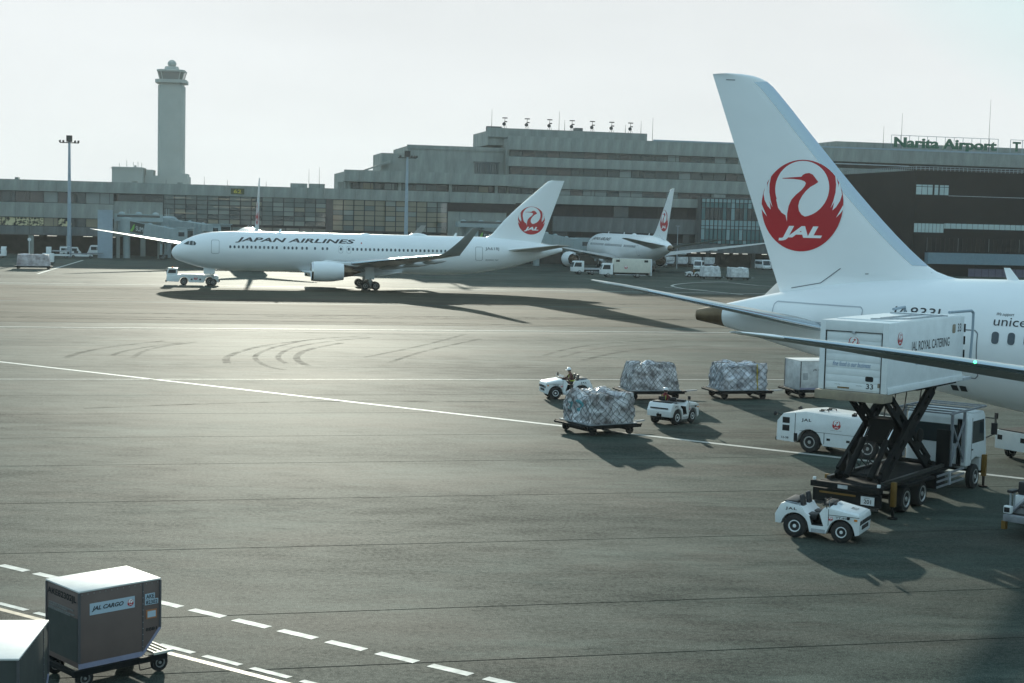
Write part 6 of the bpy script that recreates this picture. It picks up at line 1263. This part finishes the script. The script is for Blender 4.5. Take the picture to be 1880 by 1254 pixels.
# ---- stored containers and a belt loader under the canopy
for k, s in enumerate((37.2, 40.6, 44.0, 47.4)):
    t = container(FP(s, -3.8), GA, ['stored container under the canopy, first from the parked airliner', 'stored container under the canopy, second from the parked airliner', 'stored container under the canopy, third from the parked airliner', 'stored container under the canopy, fourth from the parked airliner'][k], 2.6, 1.5, 1.65, .75, .4, .5, marks=False, side=M_wrap2); uld_dolly(FP(s, -3.8), GA, 2.7, 1.6, ['dolly under the first stored container', 'dolly under the second stored container', 'dolly under the third stored container', 'dolly under the fourth stored container'][k], .73)
def belt_loader(loc, rz, label, L=7.5, z0=.75, z1=1.7):
    t = thing('belt_loader', loc, rz, label, 'belt loader', 'belt loaders')
    for y in (-.55, .55): MB().bar((-L / 2, y, z0), (L / 2, y, z1), .09, .20).build('side_rail', M_mid, t)
    MB().bar((-L / 2, 0, z0), (L / 2, 0, z1), 1.0, .06).build('belt', M_vinyl, t)
    for k in range(14): x = -L / 2 + .3 + k * (L - .6) / 13; z = lerp(z0, z1, (x + L / 2) / L) + .045; MB().cyl((x, -.5, z), (x, .5, z), .035, n=8).build('roller', M_dsteel, t)
    MB().box(-L * .25, L * .25, -.75, .75, .35, .75).build('chassis', M_vw, t, bevel=.05); MB().box(-L * .22, -L * .05, .76, 1.3, .35, 1.0).build('driver_side_body', M_vw, t, bevel=.05); MB().box(-L * .2, -L * .1, .85, 1.25, 1.0, 1.45).build('seat', M_vinyl, t, bevel=.05)
    for x in (-L * .2, L * .2):
        for y in (-.8, .8): wheel(t, (x, y, .32), .32, .2, .5, 16)
    e = MB(); e.box(-L / 2 - .12, -L / 2 + .1, -.62, .62, z0 - .1, z0 + .12); e.build('end_bumper', M_mid, t, bevel=.04)
    for y in (.62,): MB().box(-L / 2 - .05, -L / 2 + .12, y - .07, y + .07, .25, z0 - .11).build('support_foot', M_ylw, t)
    p = MB(); p.tube([(-L / 2 + .35, .60, z0 + .1), (-L / 2 + .35, .60, z0 + .75), (-L / 2 + .62, .60, z0 + .75), (-L / 2 + .62, .60, z0 + .15)], .035, 6); p.build('hand_rail', M_steel, t); MB().box(-L / 2 + .28, -L / 2 + .7, .5, .7, z0 + .76, z0 + .85).build('control_box', M_vinyl, t, bevel=.02)
    MB().box(-L / 2 + .02, -L / 2 + .2, .42, .68, z0 + .13, z0 + .38).build('lamp_cluster', M_vw, t, bevel=.04); MB().box(-L / 2 - .002, -L / 2 + .018, .46, .64, z0 + .18, z0 + .33).build('lamp_lens', M_dark, t)
    return t
bl = math.radians(46); belt_loader((16.35 + 3.75 * math.cos(bl), 46.2 + 3.75 * math.sin(bl)), bl, 'belt loader with bare rails cut off by the right edge', 7.5, .62, 2.7)
belt_loader(FP(33.5, -8), GA + .1, 'belt loader parked under the canopy by the distant airliner', 7.0, .8, 1.6); belt_loader((-90.5, 309), GA, 'belt loader standing in front of the blue-grey tower', 8.5, .75, 1.1)
# vehicle cut by the right edge
rv = thing('service_pickup', (23.35, 63.6), math.radians(30), 'white service pickup cut off by the right edge', 'pickup')
MB().prism([(-2.2, .45), (2.2, .45), (2.2, 1.2), (1.2, 1.35), (.9, 1.25), (-2.2, 1.25)], 'y', -.9, .9).build('body', M_vw, rv, bevel=.04); MB().box(-2.1, .8, -.8, .8, 1.252, 1.29).build('bed_floor', M_blk, rv); MB().prism([(.2, 1.3), (1.5, 1.3), (1.2, 1.95), (.35, 1.95)], 'y', -.82, .82).build('cab', M_vw, rv, bevel=.05)
for y in (-1, 1):
    MB().prism([(.4, 1.42), (1.3, 1.42), (1.1, 1.85), (.45, 1.85)], 'y', y * .81, y * .832).build('side_window', M_glassv, rv); MB().box(-2.22, -2.18, y * .62 - .12, y * .62 + .12, .85, 1.05).build('tail_lamp', M_dark, rv)
    m = MB(); m.cyl((-2.1, y * .92, .9), (-2.1, y * .96, 1.95), .015, n=6); m.box(-2.14, -2.06, y * .96 - .07, y * .96 + .07, 1.7, 1.95); m.build('marker_post', M_vinyl, rv)
    for x in (-1.3, 1.3): wheel(rv, (x, y * .78, .33), .33, .2, .55, 16)
# ---- small equipment by the left concourse
def high_loader(loc, rz, label, L=4.2):
    t = thing('container_loader', loc, rz, label, 'loader', 'container loaders'); MB().box(-L / 2, L / 2, -1.2, 1.2, .45, .8).build('chassis', M_vw, t, bevel=.04); MB().box(-L / 2, L / 2 - 1.2, -1.3, 1.3, 1.35, 1.55).build('platform', M_vg, t)
    for x in (-L / 2 + .3, L / 2 - 1.6):
        for y in (-1.0, 1.0): MB().bar((x, y, .8), (x, y, 1.35), .14).build('lift_post', M_blk, t)
    MB().box(L / 2 - 1.0, L / 2, .2, 1.25, .8, 2.3).build('cab', M_vw, t, bevel=.05); MB().box(L / 2 - .9, L / 2 + .02, .35, 1.1, 1.5, 2.1).build('windscreen', M_glassv, t); MB().box(L / 2 - .9, L / 2 - .1, -1.2, -.3, .8, 2.0).build('engine_box', M_vw, t, bevel=.04)
    r = MB()
    for x in (-L / 2, -L / 2 + 1.0, -L / 2 + 2.0): r.bar((x, -1.25, 1.55), (x, -1.25, 2.4), .05)
    r.bar((-L / 2, -1.25, 2.4), (-L / 2 + 2.0, -1.25, 2.4), .05); r.build('guard_rail', M_vw, t)
    for x in (-L / 2 + .7, L / 2 - .8):
        for y in (-1.05, 1.05): wheel(t, (x, y, .36), .36, .25, .5, 14)
    return t
high_loader((-104.5, 297), GA, 'white container loader at the far left edge'); high_loader((-94.6, 306), GA + PI, 'white container loader left of the blue-grey tower', 4.6)
cr = thing('tool_cart', (-84.8, 268.5), GA, 'square white cart beside the pinkish load', 'cart'); MB().box(-1.0, 1.0, -.7, .7, .4, 2.0).build('cabinet', M_vw, cr, bevel=.04); MB().box(-1.1, 1.1, -.75, .75, .28, .39).build('base', M_blk, cr)
for x in (-.7, .7):
    for y in (-.55, .55): wheel(cr, (x, y, .18), .18, .12, .5, 12)
sg = thing('stand_sign', (-104.5, 318), GA, 'slim sign post with round head by the left concourse', 'sign'); MB().cyl((0, 0, 0), (0, 0, 3.2), .06, n=8).build('post', M_vw, sg); MB().lathe((0, -.06, 3.45), NY, [(0, .38), (.06, .38), (.07, .3)], 18).build('sign_disc', M_vw, sg)
pl_ = thing('lamp_post', (37.5, 340), GA, 'thin grey pole against the dark office floors', 'pole'); MB().lathe((0, 0, 0), Z_, [(0, .14), (9.8, .07)], 8).build('post', M_steel, pl_); MB().box(-.5, .5, -.1, .1, 9.75, 9.85).build('lamp_head', M_steel, pl_)
# ------------------------------------------------------------------ hazy air
hz = MB(); hz.box(-1700, 1700, -300, 1700, -1.1, 96)
mh = bpy.data.materials.new('haze'); mh.use_nodes = True; n, l = mh.node_tree.nodes, mh.node_tree.links
n.remove(n['Principled BSDF']); pvn = n.new('ShaderNodeVolumePrincipled'); l.new(pvn.outputs[0], n['Material Output'].inputs['Volume'])
pvn.inputs['Color'].default_value = (.88, .96, .98, 1); pvn.inputs['Density'].default_value = .00010; pvn.inputs['Anisotropy'].default_value = .35
tag(hz.build('haze', mh), kind='stuff')
